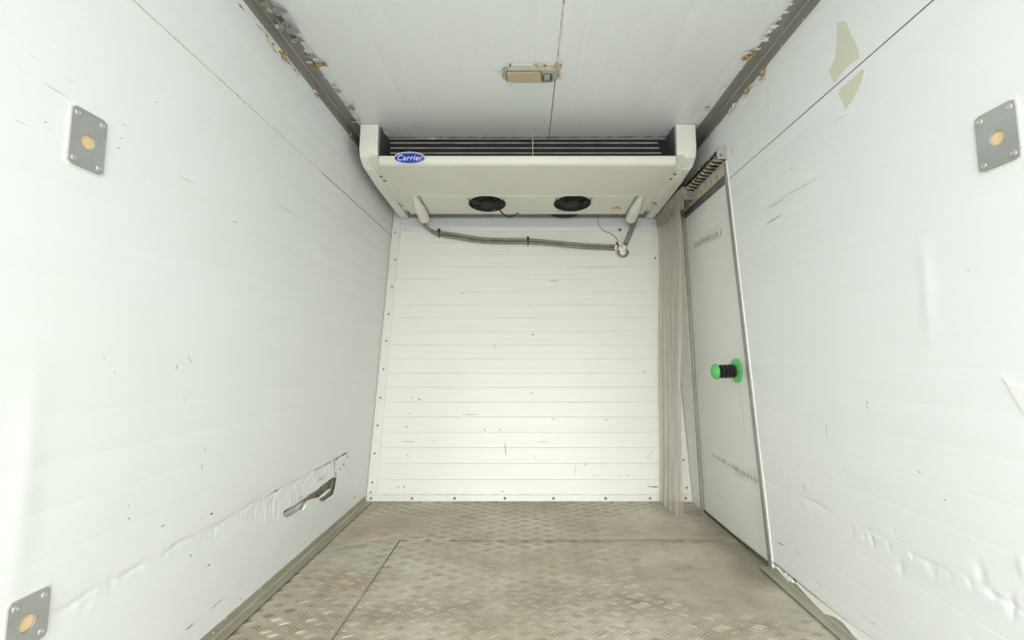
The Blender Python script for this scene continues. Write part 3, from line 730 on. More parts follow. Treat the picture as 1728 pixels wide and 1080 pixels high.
for px, py, w_, h_, mt in ((1264, 92, 15, 12, 'rust'), (1262, 88, 16, 8, 'film'), (1278, 80, 8, 5, 'film'), (1290, 61, 14, 5, 'film'), (1291, 65, 12, 5, 'film'), (1305, 42, 13, 6, 'film'), (1298, 50, 8, 5, 'film'), (1316, 29, 6, 4, 'film'), (1326, 18, 8, 4, 'film'), (1333, 5, 8, 4, 'film'),
                           (1224, 144, 6, 6, 'film'), (1250, 114, 6, 4, 'film'), (1190, 186, 11, 5, 'film'), (1194, 179, 6, 4, 'flake'), (1220, 148, 8, 4, 'film'), (1271, 84, 8, 5, 'rust')):
    sc_ = (ZC-CAMZ)/(HOR-py); flake(t2, cz(px, py), (0, 0, -1), (1, .3*random.uniform(-1, 1), 0), w_*sc_, h_*sc_*1.7, M[mt], h_*sc_*.6)
def wflake(t_, X, s, px, py, w_, h_, mt, amp=.4):
    sc_ = abs(X)/abs(px-PPX); flake(t_, unX(px, py, X), (s, 0, 0), (0, 1, -.5*s*0), w_*sc_*1.6, h_*sc_, M[mt], h_*sc_*amp)
for a in ((532, 160, 6, 8, 'rust'), (530, 155, 6, 4, 'film'), (463, 82, 10, 12, 'seal'), (476, 93, 6, 14, 'rust'), (452, 68, 8, 7, 'seal'), (590, 230, 6, 8, 'rust'), (502, 124, 5, 4, 'seal'), (444, 52, 5, 6, 'seal'), (483, 103, 4, 5, 'flake'), (490, 112, 3, 5, 'seal')): wflake(t1, XL, 1, *a)
for a in ((1289, 124, 10, 18, 'rust'), (1263, 154, 8, 12, 'rust'), (1241, 179, 7, 9, 'film'), (1234, 187, 7, 8, 'seal'), (1213, 209, 5, 6, 'flake'), (1198, 229, 6, 6, 'flake'), (1268, 147, 7, 7, 'seal'), (1211, 214, 5, 4, 'film')): wflake(t2, XR, -1, *a)
bead('sealant_bead', [unX(a, b_, XL+.001) for a, b_ in ((398, 0), (404, 9), (412, 18), (421, 29), (430, 38), (438, 47), (446, 55), (455, 68), (465, 80), (476, 92), (486, 104), (499, 120))], .0035, M['rust'], t1, .5)
bead('sealant_bead', [unX(a, b_, XR-.001) for a, b_ in ((1387, 8), (1380, 16), (1370, 27), (1367, 32))], .002, M['seal'], t2, .4)
bead('sealant_bead', [unX(a, b_, XR-.001) for a, b_ in ((1300, 108), (1290, 122), (1281, 132), (1274, 142), (1262, 156), (1248, 170), (1236, 184), (1228, 192))], .0014, M['seal'], t2, .5)
b = MB(); b.tube([unX(a, b_, XR-.0005) for a, b_ in ((1292, 130), (1294, 140), (1297, 160), (1299, 185))], lambda i: .002-.0004*i, 5); b.build('rust_run', M['seal'], t2)

# ------------------------------------------------------------------ residue patches on the right wall
def wall_patch(name, pts, X, s, mat, label, cat, th=.0009, grp=None):
    P = [unX(a, b_, X) for a, b_ in pts]; c = sum(P, Vector())/len(P); P2 = []
    for i, p in enumerate(P):
        q = P[(i+1) % len(P)]
        for k in range(3): P2.append(p.lerp(q, k/3) + Vector((0, random.uniform(-.002, .002), random.uniform(-.002, .002)))*(k > 0))
    P2 = [p + Vector((s*th, 0, 0)) for p in P2]; n = len(P2)
    m_ = MB(); vs_ = P2 + [p - Vector((s*th, 0, 0)) for p in P2] + [c + Vector((s*th*1.2, 0, 0))]
    fs_ = [(i, (i+1) % n, 2*n) for i in range(n)] + [(i, i+n, (i+1) % n+n, (i+1) % n) for i in range(n)]
    m_.poly(vs_, fs_); o = m_.build(name, mat); tag(o, label, cat, grp); return o
wall_patch('adhesive_patch', [(1413, 38), (1418, 36), (1426, 36), (1433, 48), (1444, 70), (1448, 82), (1451, 96), (1443, 103), (1430, 112), (1418, 126), (1408, 140), (1403, 130), (1400, 118), (1405, 110), (1410, 98), (1412, 75)], XR, -1, M['tape'],
           'large yellowish kite-shaped adhesive patch on the right wall, above the long seam', 'adhesive patch')
wall_patch('adhesive_patch', [(1459, 115), (1458, 124), (1456, 134), (1449, 150), (1440, 168), (1432, 178), (1427, 186), (1424, 178), (1419, 166), (1415, 158), (1418, 150), (1430, 140), (1444, 128), (1453, 118)], XR, -1, M['tape'],
           'smaller yellowish adhesive patch on the right wall, just below the long seam', 'adhesive patch')
wall_patch('peeled_film', [(1693, 637), (1697, 640), (1704, 648), (1713, 651), (1726, 656), (1740, 662), (1760, 672), (1760, 730), (1742, 712), (1727, 692), (1714, 672), (1704, 655)], XR, -1, M['film'],
           'pale peeling film corner on the right wall at the photo edge, mid height', 'film', .003)

# ------------------------------------------------------------------ anchor plates
def anchor(name, corners, X, s, label, hole):
    """corners: pixel TL, TR, BR, BL of the steel plate"""
    P = [unX(a, b_, X) for a, b_ in corners]; ys = [p.y for p in P]; zs_ = [p.z for p in P]
    y0, y1, z0, z1 = min(ys), max(ys), (zs_[2]+zs_[3])/2, (zs_[0]+zs_[1])/2
    hc = unX(*hole, X); c = Vector((X, (y0+y1)/2, (z0+z1)/2)); W_, H_ = (y1-y0)/2, (z1-z0)/2
    root = empty(name, c); bpy.context.view_layer.update(); tag(root, label, 'plate', 'steel anchor plates on the side walls')
    def plate(W_, H_, x0, x1, r, hr, nm, mat):
        N = 40; out = []; inn = []
        for k in range(N):
            a = 2*math.pi*k/N; dx, dz = math.cos(a), math.sin(a)
            # rounded rectangle by radius clamp
            t = min(W_/max(abs(dx), 1e-6), H_/max(abs(dz), 1e-6)); q = Vector((dx*t, dz*t))
            cx, cy = W_-r, H_-r
            if abs(q.x) > cx and abs(q.y) > cy:
                e = Vector((abs(q.x)-cx, abs(q.y)-cy)); e = e.normalized()*r; q = Vector((math.copysign(cx+e.x, q.x), math.copysign(cy+e.y, q.y)))
            out.append(q); inn.append(Vector((dx*hr, dz*hr)))
        vs_ = []
        for x in (x0, x1): vs_ += [Vector((c.x + s*x, c.y + q.x, c.z + q.y)) for q in out] + [Vector((c.x + s*x, hc.y + q.x, hc.z + q.y)) for q in inn]
        fs_ = []
        for k in range(N):
            j = (k+1) % N
            fs_ += [(k, j, N+j, N+k), (2*N+k, 2*N+N+k, 2*N+N+j, 2*N+j), (k, 2*N+k, 2*N+j, j), (N+k, N+j, 3*N+j, 3*N+k)]
        b = MB(); b.poly(vs_, fs_); return b.build(nm, mat, root)
    plate(W_+.003, H_+.004, .0003, .0022, .008, .0185, 'sealant_bed', M['film'])
    plate(W_, H_, .0024, .006, .009, .0165, 'steel_plate', M['steel'])
    b = MB(); b.lathe([(.0162, .0005), (.015, .001), (.001, .0014)], (X, hc.y, hc.z), (s, 0, 0), 24); tag(b.build('hole_filling', M['wood'], root), 'bare orange-brown filling seen through the round hole')
    for dy in (-1, 1):
        for dz in (-1, 1):
            b = MB(); p = c + Vector((s*.006, dy*(W_-.0125), dz*(H_-.014)))
            b.lathe([(.0068, 0), (.0062, .0016), (.004, .0022), (.0032, .0014), (.002, .0014), (.0015, .003), (.0002, .0032)], p, (s, 0, 0), 14); b.build('rivet', M['rivet'], root, True)
    return root
anchor('anchor_plate', [(119, 175), (178, 206), (169, 297), (110, 273)], XL, 1, 'square steel anchor plate high on the left wall, round hole at its middle', (144.5, 239.5))
anchor('anchor_plate', [(10, 1023), (82, 985), (72.5, 1074), (1, 1113)], XL, 1, 'square steel anchor plate low on the left wall, cut by the photo corner', (41, 1052))
anchor('anchor_plate', [(1647.5, 200), (1715, 166), (1727, 265), (1658, 293)], XR, -1, 'square steel anchor plate high on the right wall near the photo edge', (1686, 232.5))

# ------------------------------------------------------------------ DOOR in the right wall
door = empty('door_1', (XR, (D_bl.y+D_br.y)/2, 0)); door['kind'] = 'structure'; bpy.context.view_layer.update()
zt = D_tr.z
b = MB(); P = [Vector((XD, YDR(.008)+.004, .008)), Vector((XD, YDL(.008)-.006, .008)), Vector((XD, YDL(zt)-.006, zt)), Vector((XD, YDR(zt)+.004, zt))]
b.prism(P, (.008, 0, 0), .0015, 1); b.build('door_leaf', M['door'], door)
def jamb(name, yf, w0, w1, x0, x1, z0, z1, mat):
    b = MB(); P = [Vector((XR-x0, yf(z0)+w0, z0)), Vector((XR-x0, yf(z0)+w1, z0)), Vector((XR-x0, yf(z1)+w1, z1)), Vector((XR-x0, yf(z1)+w0, z1))]
    b.prism(P, (x0-x1, 0, 0), .001, 1); return b.build(name, mat, door)
ZH = CAMZ + 1.0
tag(jamb('door_frame', YDR, -.024, .002, .009, -.004, .012, ZH-.01, M['alu']), 'grey metal frame edge')
jamb('frame_lip', YDR, -.030, -.022, .005, -.002, .012, ZH+.002, M['trim'])
tag(jamb('door_frame', YDL, -.006, .010, .012, -.004, .01, zt+.02, M['alu']), 'grey metal frame edge')
jamb('frame_lip', YDL, .010, .05, .006, -.002, .03, zt, M['trim'])
jamb('gasket', YDL, .050, .056, .010, -.002, .03, zt, M['seal'])
b = MB()
for i in range(60):
    z = .03 + i*.031; p = Vector((XR-.005, YDR(z)-.027, z)); b.lathe([(random.uniform(.0008, .003), 0), (.0005, .0015)], p, (-1, 0, 0), 5)
b.build('frame_wear', M['crack'], door, kind='stuff')
# header above: beige face, dark gasket under it
def hdr(name, z0, z1, x0, x1, mat, ya=0.0, yb=0.0):
    b = MB(); P = [Vector((XR-x0, YDR(z0)+ya, z0)), Vector((XR-x0, YDL(z0)+yb, z0)), Vector((XR-x0, YDL(z1)+yb, z1)), Vector((XR-x0, YDR(z1)+ya, z1))]
    b.prism(P, (x0-x1, 0, 0), .001, 1); return b.build(name, mat, door)
hdr('header', CAMZ+.928, ZH, .012, -.002, M['header'], -.006, .01)
hdr('header_gasket', zt-.004, CAMZ+.928, .008, -.002, M['dark_steel'], .0, .01)
b = MB()
for k in range(7):
    t = .12 + k*.12; z = CAMZ+.95; y = YDR(z) + (YDL(z)-YDR(z))*t; b.tube([(XR-.0125, y, z+.014), (XR-.0125, y+.002, z-.012)], .0014, 5)
b.build('header_scratches', M['crack'], door, kind='stuff')
b = MB(); zq = CAMZ + .9; b.box((XR-.03, YDL(zq)-.02, CAMZ+.905), (XR-.002, YDL(zq)-.004, ZH), .002); b.build('header_end_post', M['dark_steel'], door)
b = MB()
for px0, py0, px1, py1 in ((1190, 864, 1238, 903), (1238, 903, 1298, 951)):
    b.tube([unX(px0, py0, XR-.004), unX(px1, py1, XR-.004)], .003, 5)
b.build('threshold_seal', M['rubber'], door)

# push knob on the leaf: a thing fixed to the door = part of it
kc = unX(1243.5, 626, XD-.002); ax = Vector((-1, -.10, -.03)).normalized()
kb = MB(); kb.lathe([(.0585, 0), (.0585, .004), (.055, .008), (.045, .011), (.03, .012), (.001, .012)], kc, ax, 40)
kn = kb.build('release_knob', M['green'], door, True); tag(kn, 'green flange with black bellows and green push cap')
b = MB(); prof = []
for i in range(5):
    h = .012 + i*.0185; prof += [(.022, h), (.030, h+.006), (.0335, h+.0093), (.030, h+.0125), (.022, h+.0175)]
b.lathe(prof, kc, ax, 28); tag(b.build('bellows', M['rubber'], kn, True), 'black ribbed rubber bellows')
b = MB(); h = .012+5*.0185; b.lathe([(.020, h-.002), (.037, h), (.0385, h+.003), (.036, h+.009), (.028, h+.016), (.016, h+.021), (.004, h+.023)], kc, ax, 32); tag(b.build('push_cap', M['green'], kn, True), 'domed green cap')

# ------------------------------------------------------------------ CURTAIN with its rail
RX = XR-.004
ya, yb_ = unX(1226, 272, XR).y, YF(CAMZ+1.0)-.05
rail = empty('strip_curtain', (XR, (ya+yb_)/2, ZH)); bpy.context.view_layer.update()
tag(rail, 'bunched translucent PVC strip curtain hanging beside the side door', 'curtain')
b = MB(); b.box((XR-.040, ya-.004, ZH+.004), (XR-.001, yb_, ZH+.062), .002); b.build('rail', M['hook_dark'], rail)
# overlapping hooked plates stacked along the rail
nh = 22
for i in range(nh):
    y = ya + .004 + (yb_-.06-ya)*i/nh; b = MB(); L = .052
    for k, (z0, z1, sg) in enumerate(((.068, .034, 1), (.040, .000, -1))):
        x = XR-.036; pts = [(x, y, ZH+z0), (x-.014, y+.010*sg+.012, ZH+(z0*.7+z1*.3)), (x-.022, y+.020, ZH+(z0+z1)/2), (x-.016, y+.028*sg+.008, ZH+z1), (x, y+.02, ZH+z1-.001)]
        w2 = Vector((.004, .015, .006*sg)); vs_ = []
        for p in pts: vs_ += [Vector(p), Vector(p)+w2+Vector((random.uniform(-.003, .001), 0, 0))]
        fs_ = [(2*j, 2*j+1, 2*j+3, 2*j+2) for j in range(4)]
        b.poly([v + Vector((random.uniform(-.0015, .0015),)*3) for v in vs_], fs_)
    b.tube([(XR-.040, y+.002, ZH+.066), (XR-.018, y+.01, ZH+.070), (XR-.002, y+.012, ZH+.066)], .005, 5)
    b.tube([(XR-.050, y+.008, ZH+.006), (XR-.030, y-.004, ZH-.002), (XR-.012, y+.006, ZH+.001)], .0045, 5)
    b.build('hook_plate', M['hook'], rail)
b = MB(); b.box((XR-.050, ya-.006, ZH+.006), (XR-.001, ya-.002, ZH+.066), .001); b.build('rail_end', M['hook'], rail)
# hanging strips: ruled between the rail and the points where they reach the floor
def tp(t):   # top line, pixels 1111..1153
    a = 1111 + 42*t; X = .955 - .012*t; return a, X
strips = 6
BOT = [(1113, 846), (1120, 850), (1128, 856), (1137, 862), (1144, 868), (1150, 872), (1155, 873)]
def top_pt(t):
    px = 1111 + 42*t; py = 384 - 36*t; p = unX(px, py, .96); return p
def bot_pt(t):
    f = t*6; i = min(5, int(f)); f -= i; a = Vector(BOT[i]); c = Vector(BOT[i+1]); q = a.lerp(c, f); return unZ(q.x, q.y, .012 + .004*math.sin(t*30))
for k in range(strips):
    nu_, nv_ = 9, 26; vs_ = []; fs_ = []
    t0 = k/strips - .015; t1_ = (k+1)/strips + .05; ph = random.uniform(0, 6)
    for j in range(nv_):
        v = j/(nv_-1)
        for i in range(nu_):
            u = i/(nu_-1); t = t0 + (t1_-t0)*u + .012*math.sin(v*7+ph)*(u > 0)
            t = max(0, min(1, t))
            A, B = top_pt(t), bot_pt(t); p = A.lerp(B, v)
            bow = .010*math.sin(math.pi*u)*(1 if k % 2 else .7) + .004*math.sin(v*9+ph)
            p += Vector((-bow, -bow*.8, 0)) + Vector((-.0035*k, -.002*k, 0))
            if v > .9: p += Vector((-.03*(v-.9)*10*(.3 if k < 3 else -.1)*u, -.05*(v-.9)*(k/3), 0))
            vs_.append(p)
    for j in range(nv_-1):
        for i in range(nu_-1): fs_.append((j*nu_+i, j*nu_+i+1, (j+1)*nu_+i+1, (j+1)*nu_+i))
    mesh('strip', vs_, fs_, M['pvc'], rail, True)
# clamp bar with four bolts over the strips' top
P = [unX(1110, 366, .945), unX(1154, 328, .945), unX(1154, 352, .945), unX(1111, 384, .945)]
b = MB(); b.prism(P, (-.006, 0, 0), .001, 1); tag(b.build('clamp_bar', M['clamp'], rail), 'dirty grey clamp bar over the strip tops')
for px, py in ((1124.5, 369.5), (1130.5, 362), (1140, 356), (1151, 349)): dome(rail, unX(px, py, .938), (-1, 0, 0), .0045, M['rivet'], 'bolt')
b = MB(); b.box((.945, unX(1154, 340, .96).y-.012, ZH-.05), (XR-.002, unX(1111, 370, .96).y, ZH+.03), .002); b.build('rail_bracket', M['clamp'], rail)

# ------------------------------------------------------------------ COOLING UNIT
def zr(z): return CAMZ + z
eva = empty('cooling_unit', (0, 2.9, ZC)); bpy.context.view_layer.update()
tag(eva, 'wide cream ceiling cooling unit with two black fans underneath, on the front wall', 'cooling unit')
x0, x1 = -.805, .829
yA = unZ(886, 262, zr(1.11)).y; yB_ = unZ(886, 283, zr(1.058)).y; yC = unZ(886, 330, zr(1.036)).y; yD = unZ(886, 362, zr(1.003)).y
prof = [(yA+.022, 1.104), (yA+.012, 1.110), (yA+.003, 1.108), (yA, 1.100), (yA+.002, 1.080), (yA+.008, 1.066), (yA+.020, 1.058), (yA+.05, 1.0545), (yC-.008, 1.037), (yC, 1.036), (yC+.004, 1.0385), (yD, 1.006), (yD+.004, 1.009), (yD+.004, 1.05)]
# underside recess only between the two pipe covers; outer wings stay flat
def prof_at(wing):
    return [(y, z) for y, z in prof] if not wing else [(y, z) if i < 8 or i > 10 else (y, 1.0365-.0) for i, (y, z) in enumerate(prof)]
def surfz(y):
    if y <= yC: return 1.058 + (1.036-1.058)*(y-yA-.02)/(yC-yA-.02)
    return 1.0385 + (1.006-1.0385)*(y-yC-.004)/(yD-yC-.004)
fc = [(-.252, 345), (.315, 344.5)]
FR = .128
xs = np.unique(np.round(np.concatenate([np.linspace(x0, x1, 60)] + [np.linspace(c[0]-.15, c[0]+.15, 90) for c in fc]), 4))
yy = [yA+.022, yA+.012, yA+.003, yA, yA+.002, yA+.008, yA+.020, yA+.05] + list(np.linspace(yA+.08, yC-.008, 8)) + [yC, yC+.004] + list(np.linspace(yC+.012, yD-.004, 60)) + [yD, yD+.004, yD+.004]
def pz_(y, i):
    if i < 8: return prof[i][1]
    if i >= len(yy)-3: return (1.006, 1.009, 1.06)[i-(len(yy)-3)]
    return surfz(y)
fcy = [unZ(886, c[1], zr(1.02)).y for c in fc]
vs_ = []; keep = {}
for y_i, y in enumerate(yy):
    for x in xs: vs_.append((x, y, zr(pz_(y, y_i))))
nx = len(xs); fs_ = []
for j in range(len(yy)-1):
    for i in range(nx-1):
        cx = (xs[i]+xs[i+1])/2; cy = (yy[j]+yy[j+1])/2
        if any((cx-c[0])**2 + (cy-fy)**2 < FR**2 for c, fy in zip(fc, fcy)): continue
        fs_.append((j*nx+i, j*nx+i+1, (j+1)*nx+i+1, (j+1)*nx+i))
hous = mesh('housing', vs_, fs_, M['plastic'], eva, False)
hous.data.polygons.foreach_set('use_smooth', [True]*len(hous.data.polygons)); hous.data.set_sharp_from_angle(angle=math.radians(25))
b = MB(); b.tube([(-.68, yC+.001, zr(1.0362)), (.72, yC+.001, zr(1.0362))], .0028, 6); b.build('panel_bead', M['cap'], eva)
# fillets around the fan openings, raised a little
for (cx, _), fy in zip(fc, fcy):
    zf = zr(surfz(fy)); tlt = math.atan((1.006-1.0385)/(yD-yC)); axis = Vector((0, math.sin(tlt), -math.cos(tlt)))
    fan = MB(); fan.lathe([(FR+.012, -.004), (FR+.011, .0022), (FR-.001, .0036), (FR-.004, 0), (FR-.006, -.02), (FR-.006, -.0205), (FR+.012, -.0205)], (cx, fy, zf), axis, 48)
    # open ring: remove caps
    for f in list(fan.bm.faces):
        if len(f.verts) > 10: fan.bm.faces.remove(f)
    fan_o = fan.build('fan', M['plastic'], eva, True)
    b = MB(); b.lathe([(FR-.006, -.045), (FR-.006, -.020), (FR-.007, -.02), (.0, -.02)], (cx, fy, zf), axis, 40)
    b = MB(); b.lathe([(FR-.004, -.05), (.001, -.052)], (cx, fy, zf), axis, 40); b.build('fan_well', M['black_matt'], fan_o)
    # guard rings
    b = MB(); u = axis.orthogonal().normalized(); v = axis.cross(u)
    for r in (.118, .106, .094, .082, .070, .058):
        pts = [Vector((cx, fy, zf)) + axis*(.004+.006*(1-r/.12)) + (u*math.cos(a)+v*math.sin(a))*r for a in np.linspace(0, 2*math.pi, 41)]
        b.tube(pts, .0016, 5)
    for a in (math.pi/4, 3*math.pi/4, 5*math.pi/4, 7*math.pi/4)[:0]:
        d = u*math.cos(a)+v*math.sin(a); c0 = Vector((cx, fy, zf))
        b.tube([c0 + d*.04 + axis*.009, c0 + d*.125 + axis*.003, c0 + d*.142 + axis*.003], .0028, 5)
    for q, (ex, ey, out) in enumerate(((-1, -1, .128), (1, -1, .128), (-1, 1, .122), (1, 1, .122))):
        d = Vector((ex*.80, ey*.60, 0)).normalized(); c0 = Vector((cx, fy, zf))
        b.tube([c0 + d*.04 + axis*.010, c0 + d*.118 + axis*.004, c0 + d*out + axis*.003 + Vector((ex*.012, 0, 0))], .0032, 5)
    b.build('fan_guard', M['black_gloss'], fan_o, True)
    b = MB(); b.lathe([(.124, -.012), (.1235, .0015), (.119, .0035), (.115, .001), (.114, -.012)], (cx, fy, zf), axis, 44)
    for f in list(b.bm.faces):
        if len(f.verts) > 10: b.bm.faces.remove(f)
    b.build('fan_ring', M['black'], fan_o, True)
    b = MB(); b.lathe([(.052, -.03), (.052, .006), (.046, .010), (.01, .012)], (cx, fy, zf), axis, 28); b.build('fan_motor', M['black_matt'], fan_o, True)
    for a in range(7):
        t = a*2*math.pi/7; d = u*math.cos(t)+v*math.sin(t); e = axis.cross(d); c0 = Vector((cx, fy, zf)) - axis*.018
        b = MB(); b.poly([c0+d*.045-e*.015-axis*.008, c0+d*.112-e*.03-axis*.012, c0+d*.114+e*.028+axis*.006, c0+d*.045+e*.016+axis*.006], [(0, 1, 2, 3)])
        b.build('fan_blade', M['black_matt'], fan_o)
    for sx_ in (-1, 1):
        for sy_ in (-1, 1):
            p = Vector((cx + sx_*.108, fy + sy_*.098, zf + .0)) + axis*.003
            b = MB(); b.box(p-Vector((.014, .006, .003)), p+Vector((.014, .006, .003)), .002); b.build('fan_bracket', M['screw'], fan_o)
# inner dark back so the openings are deep
b = MB(); b.box((x0, yA+.06, zr(1.10)), (x1, YF(zr(1.1))-.01, zr(1.105))); b.build('inner_tray', M['black_matt'], eva)
# intake grille: coil behind the slot
yk = unZ(886, 233, ZC-.002).y
b = MB(); b.box((x0+.002, yk+.020, zr(1.11)), (x1-.002, yk+.16, ZC-.003)); b.build('coil_block', M['black_matt'], eva)
for zz_ in (1.258, 1.227, 1.196):
    xa = x0+.012+.004*(1.262-zz_)*10; xb = x1-.045 + (1.262-zz_)*.3; n = int((xb-xa)/.0032)
    b = MB(); b.tube([(xa + i*.0032, yk+.012, zr(zz_)) for i in range(n)], lambda i: .0062 if i % 2 else .0036, 6); b.build('coil_tube', M['fin'], eva)
for k, s_ in ((0, x0+.001), (1, x1-.003)):
    b = MB(); b.prism([Vector((s_, yA+.012, ZC-.003)), Vector((s_, yk+.03, ZC-.003)), Vector((s_, yk+.03, zr(1.11))), Vector((s_, yA+.012, zr(1.11)))], (.002, 0, 0)); b.build('side_cheek', M['dark_steel'], eva)
b = MB(); b.box((.043, yk-.002, zr(1.105)), (.047, yk+.002, ZC-.003), .0005); tag(b.build('slot_divider', M['trim'], eva), 'thin white upright bar in the intake slot')
# end caps
def cap(xo, xi, sgn):
    """xo outer face, xi inner face"""
    yF = unZ(886, 209, ZC-.001).y; yN = unZ(886, 279, zr(1.075)).y; yR = YF(zr(1.02))-.012
    wr_ = abs(xo-xi); xm = xi + (xo-xi)*.42
    def prof_(dn, fwd):
        return [(yF+fwd, ZC-.002), (yF+.001+fwd, zr(1.15)), (yF+.004+fwd, zr(1.095)), (yN+.003+fwd, zr(1.074)+dn), (yN+.03, zr(1.058)+dn), (yN+.2, zr(1.044)+dn), (yR-.12, zr(1.018)+dn), (yR-.04, zr(1.012)+dn), (yR-.008, zr(1.022)+dn), (yR, zr(1.045)), (YF(ZC)-.012, ZC-.002)]
    A = MB(); A.prism([Vector((xo, y, z)) for y, z in prof_(0, 0)], (xm-xo, 0, 0), .009, 3)
    A.prism([Vector((xo+(xi-xo)*.0, y, z)) for y, z in ((yF-.001, ZC-.002), (yF, zr(1.15)), (yF+.002, zr(1.108)), (yF+.03, zr(1.106)), (yF+.2, ZC-.002))], (xi-xo, 0, 0), .006, 3)
    B_ = MB()
    pr = [(yF, ZC-.002), (yF+.001, zr(1.15)), (yF+.003, zr(1.108)), (yF+.010, zr(1.106)), (yN+.012, zr(1.079)), (yN+.035, zr(1.066)), (yN+.2, zr(1.052)), (yR-.16, zr(1.027)), (yR-.13, zr(1.04)), (YF(ZC)-.1, ZC-.002)]
    B_.prism([Vector((xm+(xo-xm)*.1, y, z)) for y, z in pr], (xi-xm-(xo-xm)*.1, 0, 0), .0025, 2)
    o = A.build('end_cap', M['cap'], eva, True); tag(o, 'cream plastic end cap of the cooling unit')
    B_.build('cap_ledge', M['cap'], o, True)
    return o
capl = cap(-.909, -.809, -1); capr = cap(.940, .833, 1)
for pts_, co in ((((643, 298), (649.5, 305), (674, 344), (677, 347.5)), capl), (((1139, 294), (1132, 302), (1103, 342), (1106, 344.5)), capr)):
    for px, py in pts_:
        zc_ = 1.07 - (py-290)*.0007; p = unZ(px, py, zr(zc_-.008)); b = MB(); b.lathe([(.0095, 0), (.009, .002), (.003, .003)], p, (0, 0, -1), 10); b.build('screw', M['dark_steel'], co)
# pipe covers (half-round fairings under the outlet sides)
for xc, tagx in ((-.715, 'l'), (.752, 'r')):
    pts = [(xc, yC+.004, zr(1.040)), (xc, yC+.05, zr(1.030)), (xc, yD-.06, zr(1.005)), (xc, yD+.01, zr(.992)), (xc, yD+.035, zr(.985)), (xc, yD+.045, zr(.984))]
    b = MB(); b.tube(resample(smooth_path(pts, 6), .012), lambda i: .008+.030*min(1, i*.012/.16), 16); b.build('pipe_cover', M['cap'], eva, True)
    b = MB(); s_ = 1 if xc < 0 else -1
    b.poly([(xc+s_*.026, yC+.002, zr(1.034)), (xc+s_*.040, yC+.004, zr(1.0375)), (xc+s_*.052, yD-.01, zr(1.003)), (xc+s_*.036, yD-.002, zr(1.0))], [(0, 1, 2, 3)]); b.build('cover_flange', M['alu'], eva)
# rear underside things peeping out
b = MB(); p = Vector((-.252+.11, fcy[0]+.09, zr(1.0))); pw = [unF(842, 353, .3), unF(848, 360, .28), unF(855, 365, .25), unF(862, 366.5, .22), unF(869, 363, .2), unF(875, 359, .2)]
b.tube(smooth_path(pw, 6), .0042, 8); b.build('fan_cable', M['black'], eva)
b = MB(); b.box(Vector(unF(832, 354, .3))-Vector((.02, .01, .003)), Vector(unF(832, 354, .3))+Vector((.02, .01, .006)), .003); b.build('cable_clip', M['black'], eva)
b = MB(); p = unF(951.5, 364.5, .12); b.lathe([(.011, -.02), (.011, .006), (.009, .012)], p, (0, 0, -1), 10); b.build('drain_stub', M['black'], eva)
b = MB(); c_ = unF(953, 361.5, .14); b.lathe([(.10, -.001), (.098, .004), (.02, .008)], c_+Vector((0, 0, .006)), (0, 0, -1), 30); b.build('drain_pan_rim', M['black_matt'], eva)
b = MB(); p = unF(919, 362, .12); b.lathe([(.017, -.02), (.017, 0), (.010, .012), (.004, .014)], p, (0, 0, -1), 12); b.build('valve', M['brass'], eva)
b = MB(); pA, pB = unF(1044, 361, .12), unF(1063, 362, .12); b.tube([pA, pA.lerp(pB, .3), pA.lerp(pB, .35), pA.lerp(pB, .6), pB], lambda i: (.011, .011, .007, .010, .009)[i], 10)
b.tube([pA.lerp(pB, .45)+Vector((0, 0, .01)), pA.lerp(pB, .45)-Vector((0, 0, .014))], .008, 8); b.build('valve', M['brass'], eva)
# warning triangle on the outlet panel
tri = [(1030, 352.2), (1042, 347.5), (1050.5, 352.2)]
def onpanel(px, py, dz=.0012):
    z = 1.012
    for _ in range(6):
        p = unZ(px, py, zr(z)); z = surfz(p.y)
    p = unZ(px, py, zr(z)); p.z -= dz; return p
b = MB(); T = [onpanel(*t) for t in tri]; b.poly(T + [t - Vector((0, 0, .0006)) for t in T], [(0, 1, 2), (5, 4, 3), (0, 3, 4, 1), (1, 4, 5, 2), (2, 5, 3, 0)]); tag(b.build('warning_sticker', M['yellow'], eva), 'small yellow warning triangle')
for px, py, r in ((771, 344, .022), (897, 338, .018), (913, 347, .016), (720, 345, .02), (868, 345, .016)):
    p = onpanel(px, py, .0); b = MB(); b.tube([p + Vector((math.cos(a)*r, math.sin(a)*r, 0)) for a in np.linspace(0, 5.5, 14)], .0012, 5); b.build('moulding_mark', M['plastic'], eva)
# badge
bc = Vector((-.634, yA-.0045, zr(1.091))); bn = Vector((0, -1, -.05)).normalized()
bu = Vector((1, 0, 0)); bv = bn.cross(bu)*-1
if bv.z < 0: bv = -bv
def oval(rx, rz, h0, h1, nm, mat, parent, n=48):
    vs_ = []
    for h in (h0, h1):
        vs_ += [bc + bu*math.cos(a)*rx + bv*math.sin(a)*rz + bn*h for a in np.linspace(0, 2*math.pi, n, endpoint=False)]
    fs_ = [tuple(range(n)), tuple(range(n, 2*n))[::-1]] + [(i, n+i, n+(i+1) % n, (i+1) % n) for i in range(n)]
    b = MB(); b.poly(vs_, fs_); return b.build(nm, mat, parent)
badge = oval(.0885, .0355, -.002, .002, 'badge', M['badge_white'], eva); tag(badge, 'oval maker badge, white rim, blue field, white script')
oval(.083, .0305, .002, .0026, 'badge_field', M['blue'], badge)
def oval_ring(rx, rz, wd, h, nm, mat, parent, n=48):
    vs_ = []
    for r in (0, wd): vs_ += [bc + bu*math.cos(a)*(rx-r) + bv*math.sin(a)*(rz-r) + bn*h for a in np.linspace(0, 2*math.pi, n, endpoint=False)]
    b = MB(); b.poly(vs_, [(i, n+i, n+(i+1) % n, (i+1) % n) for i in range(n)]); return b.build(nm, mat, parent)
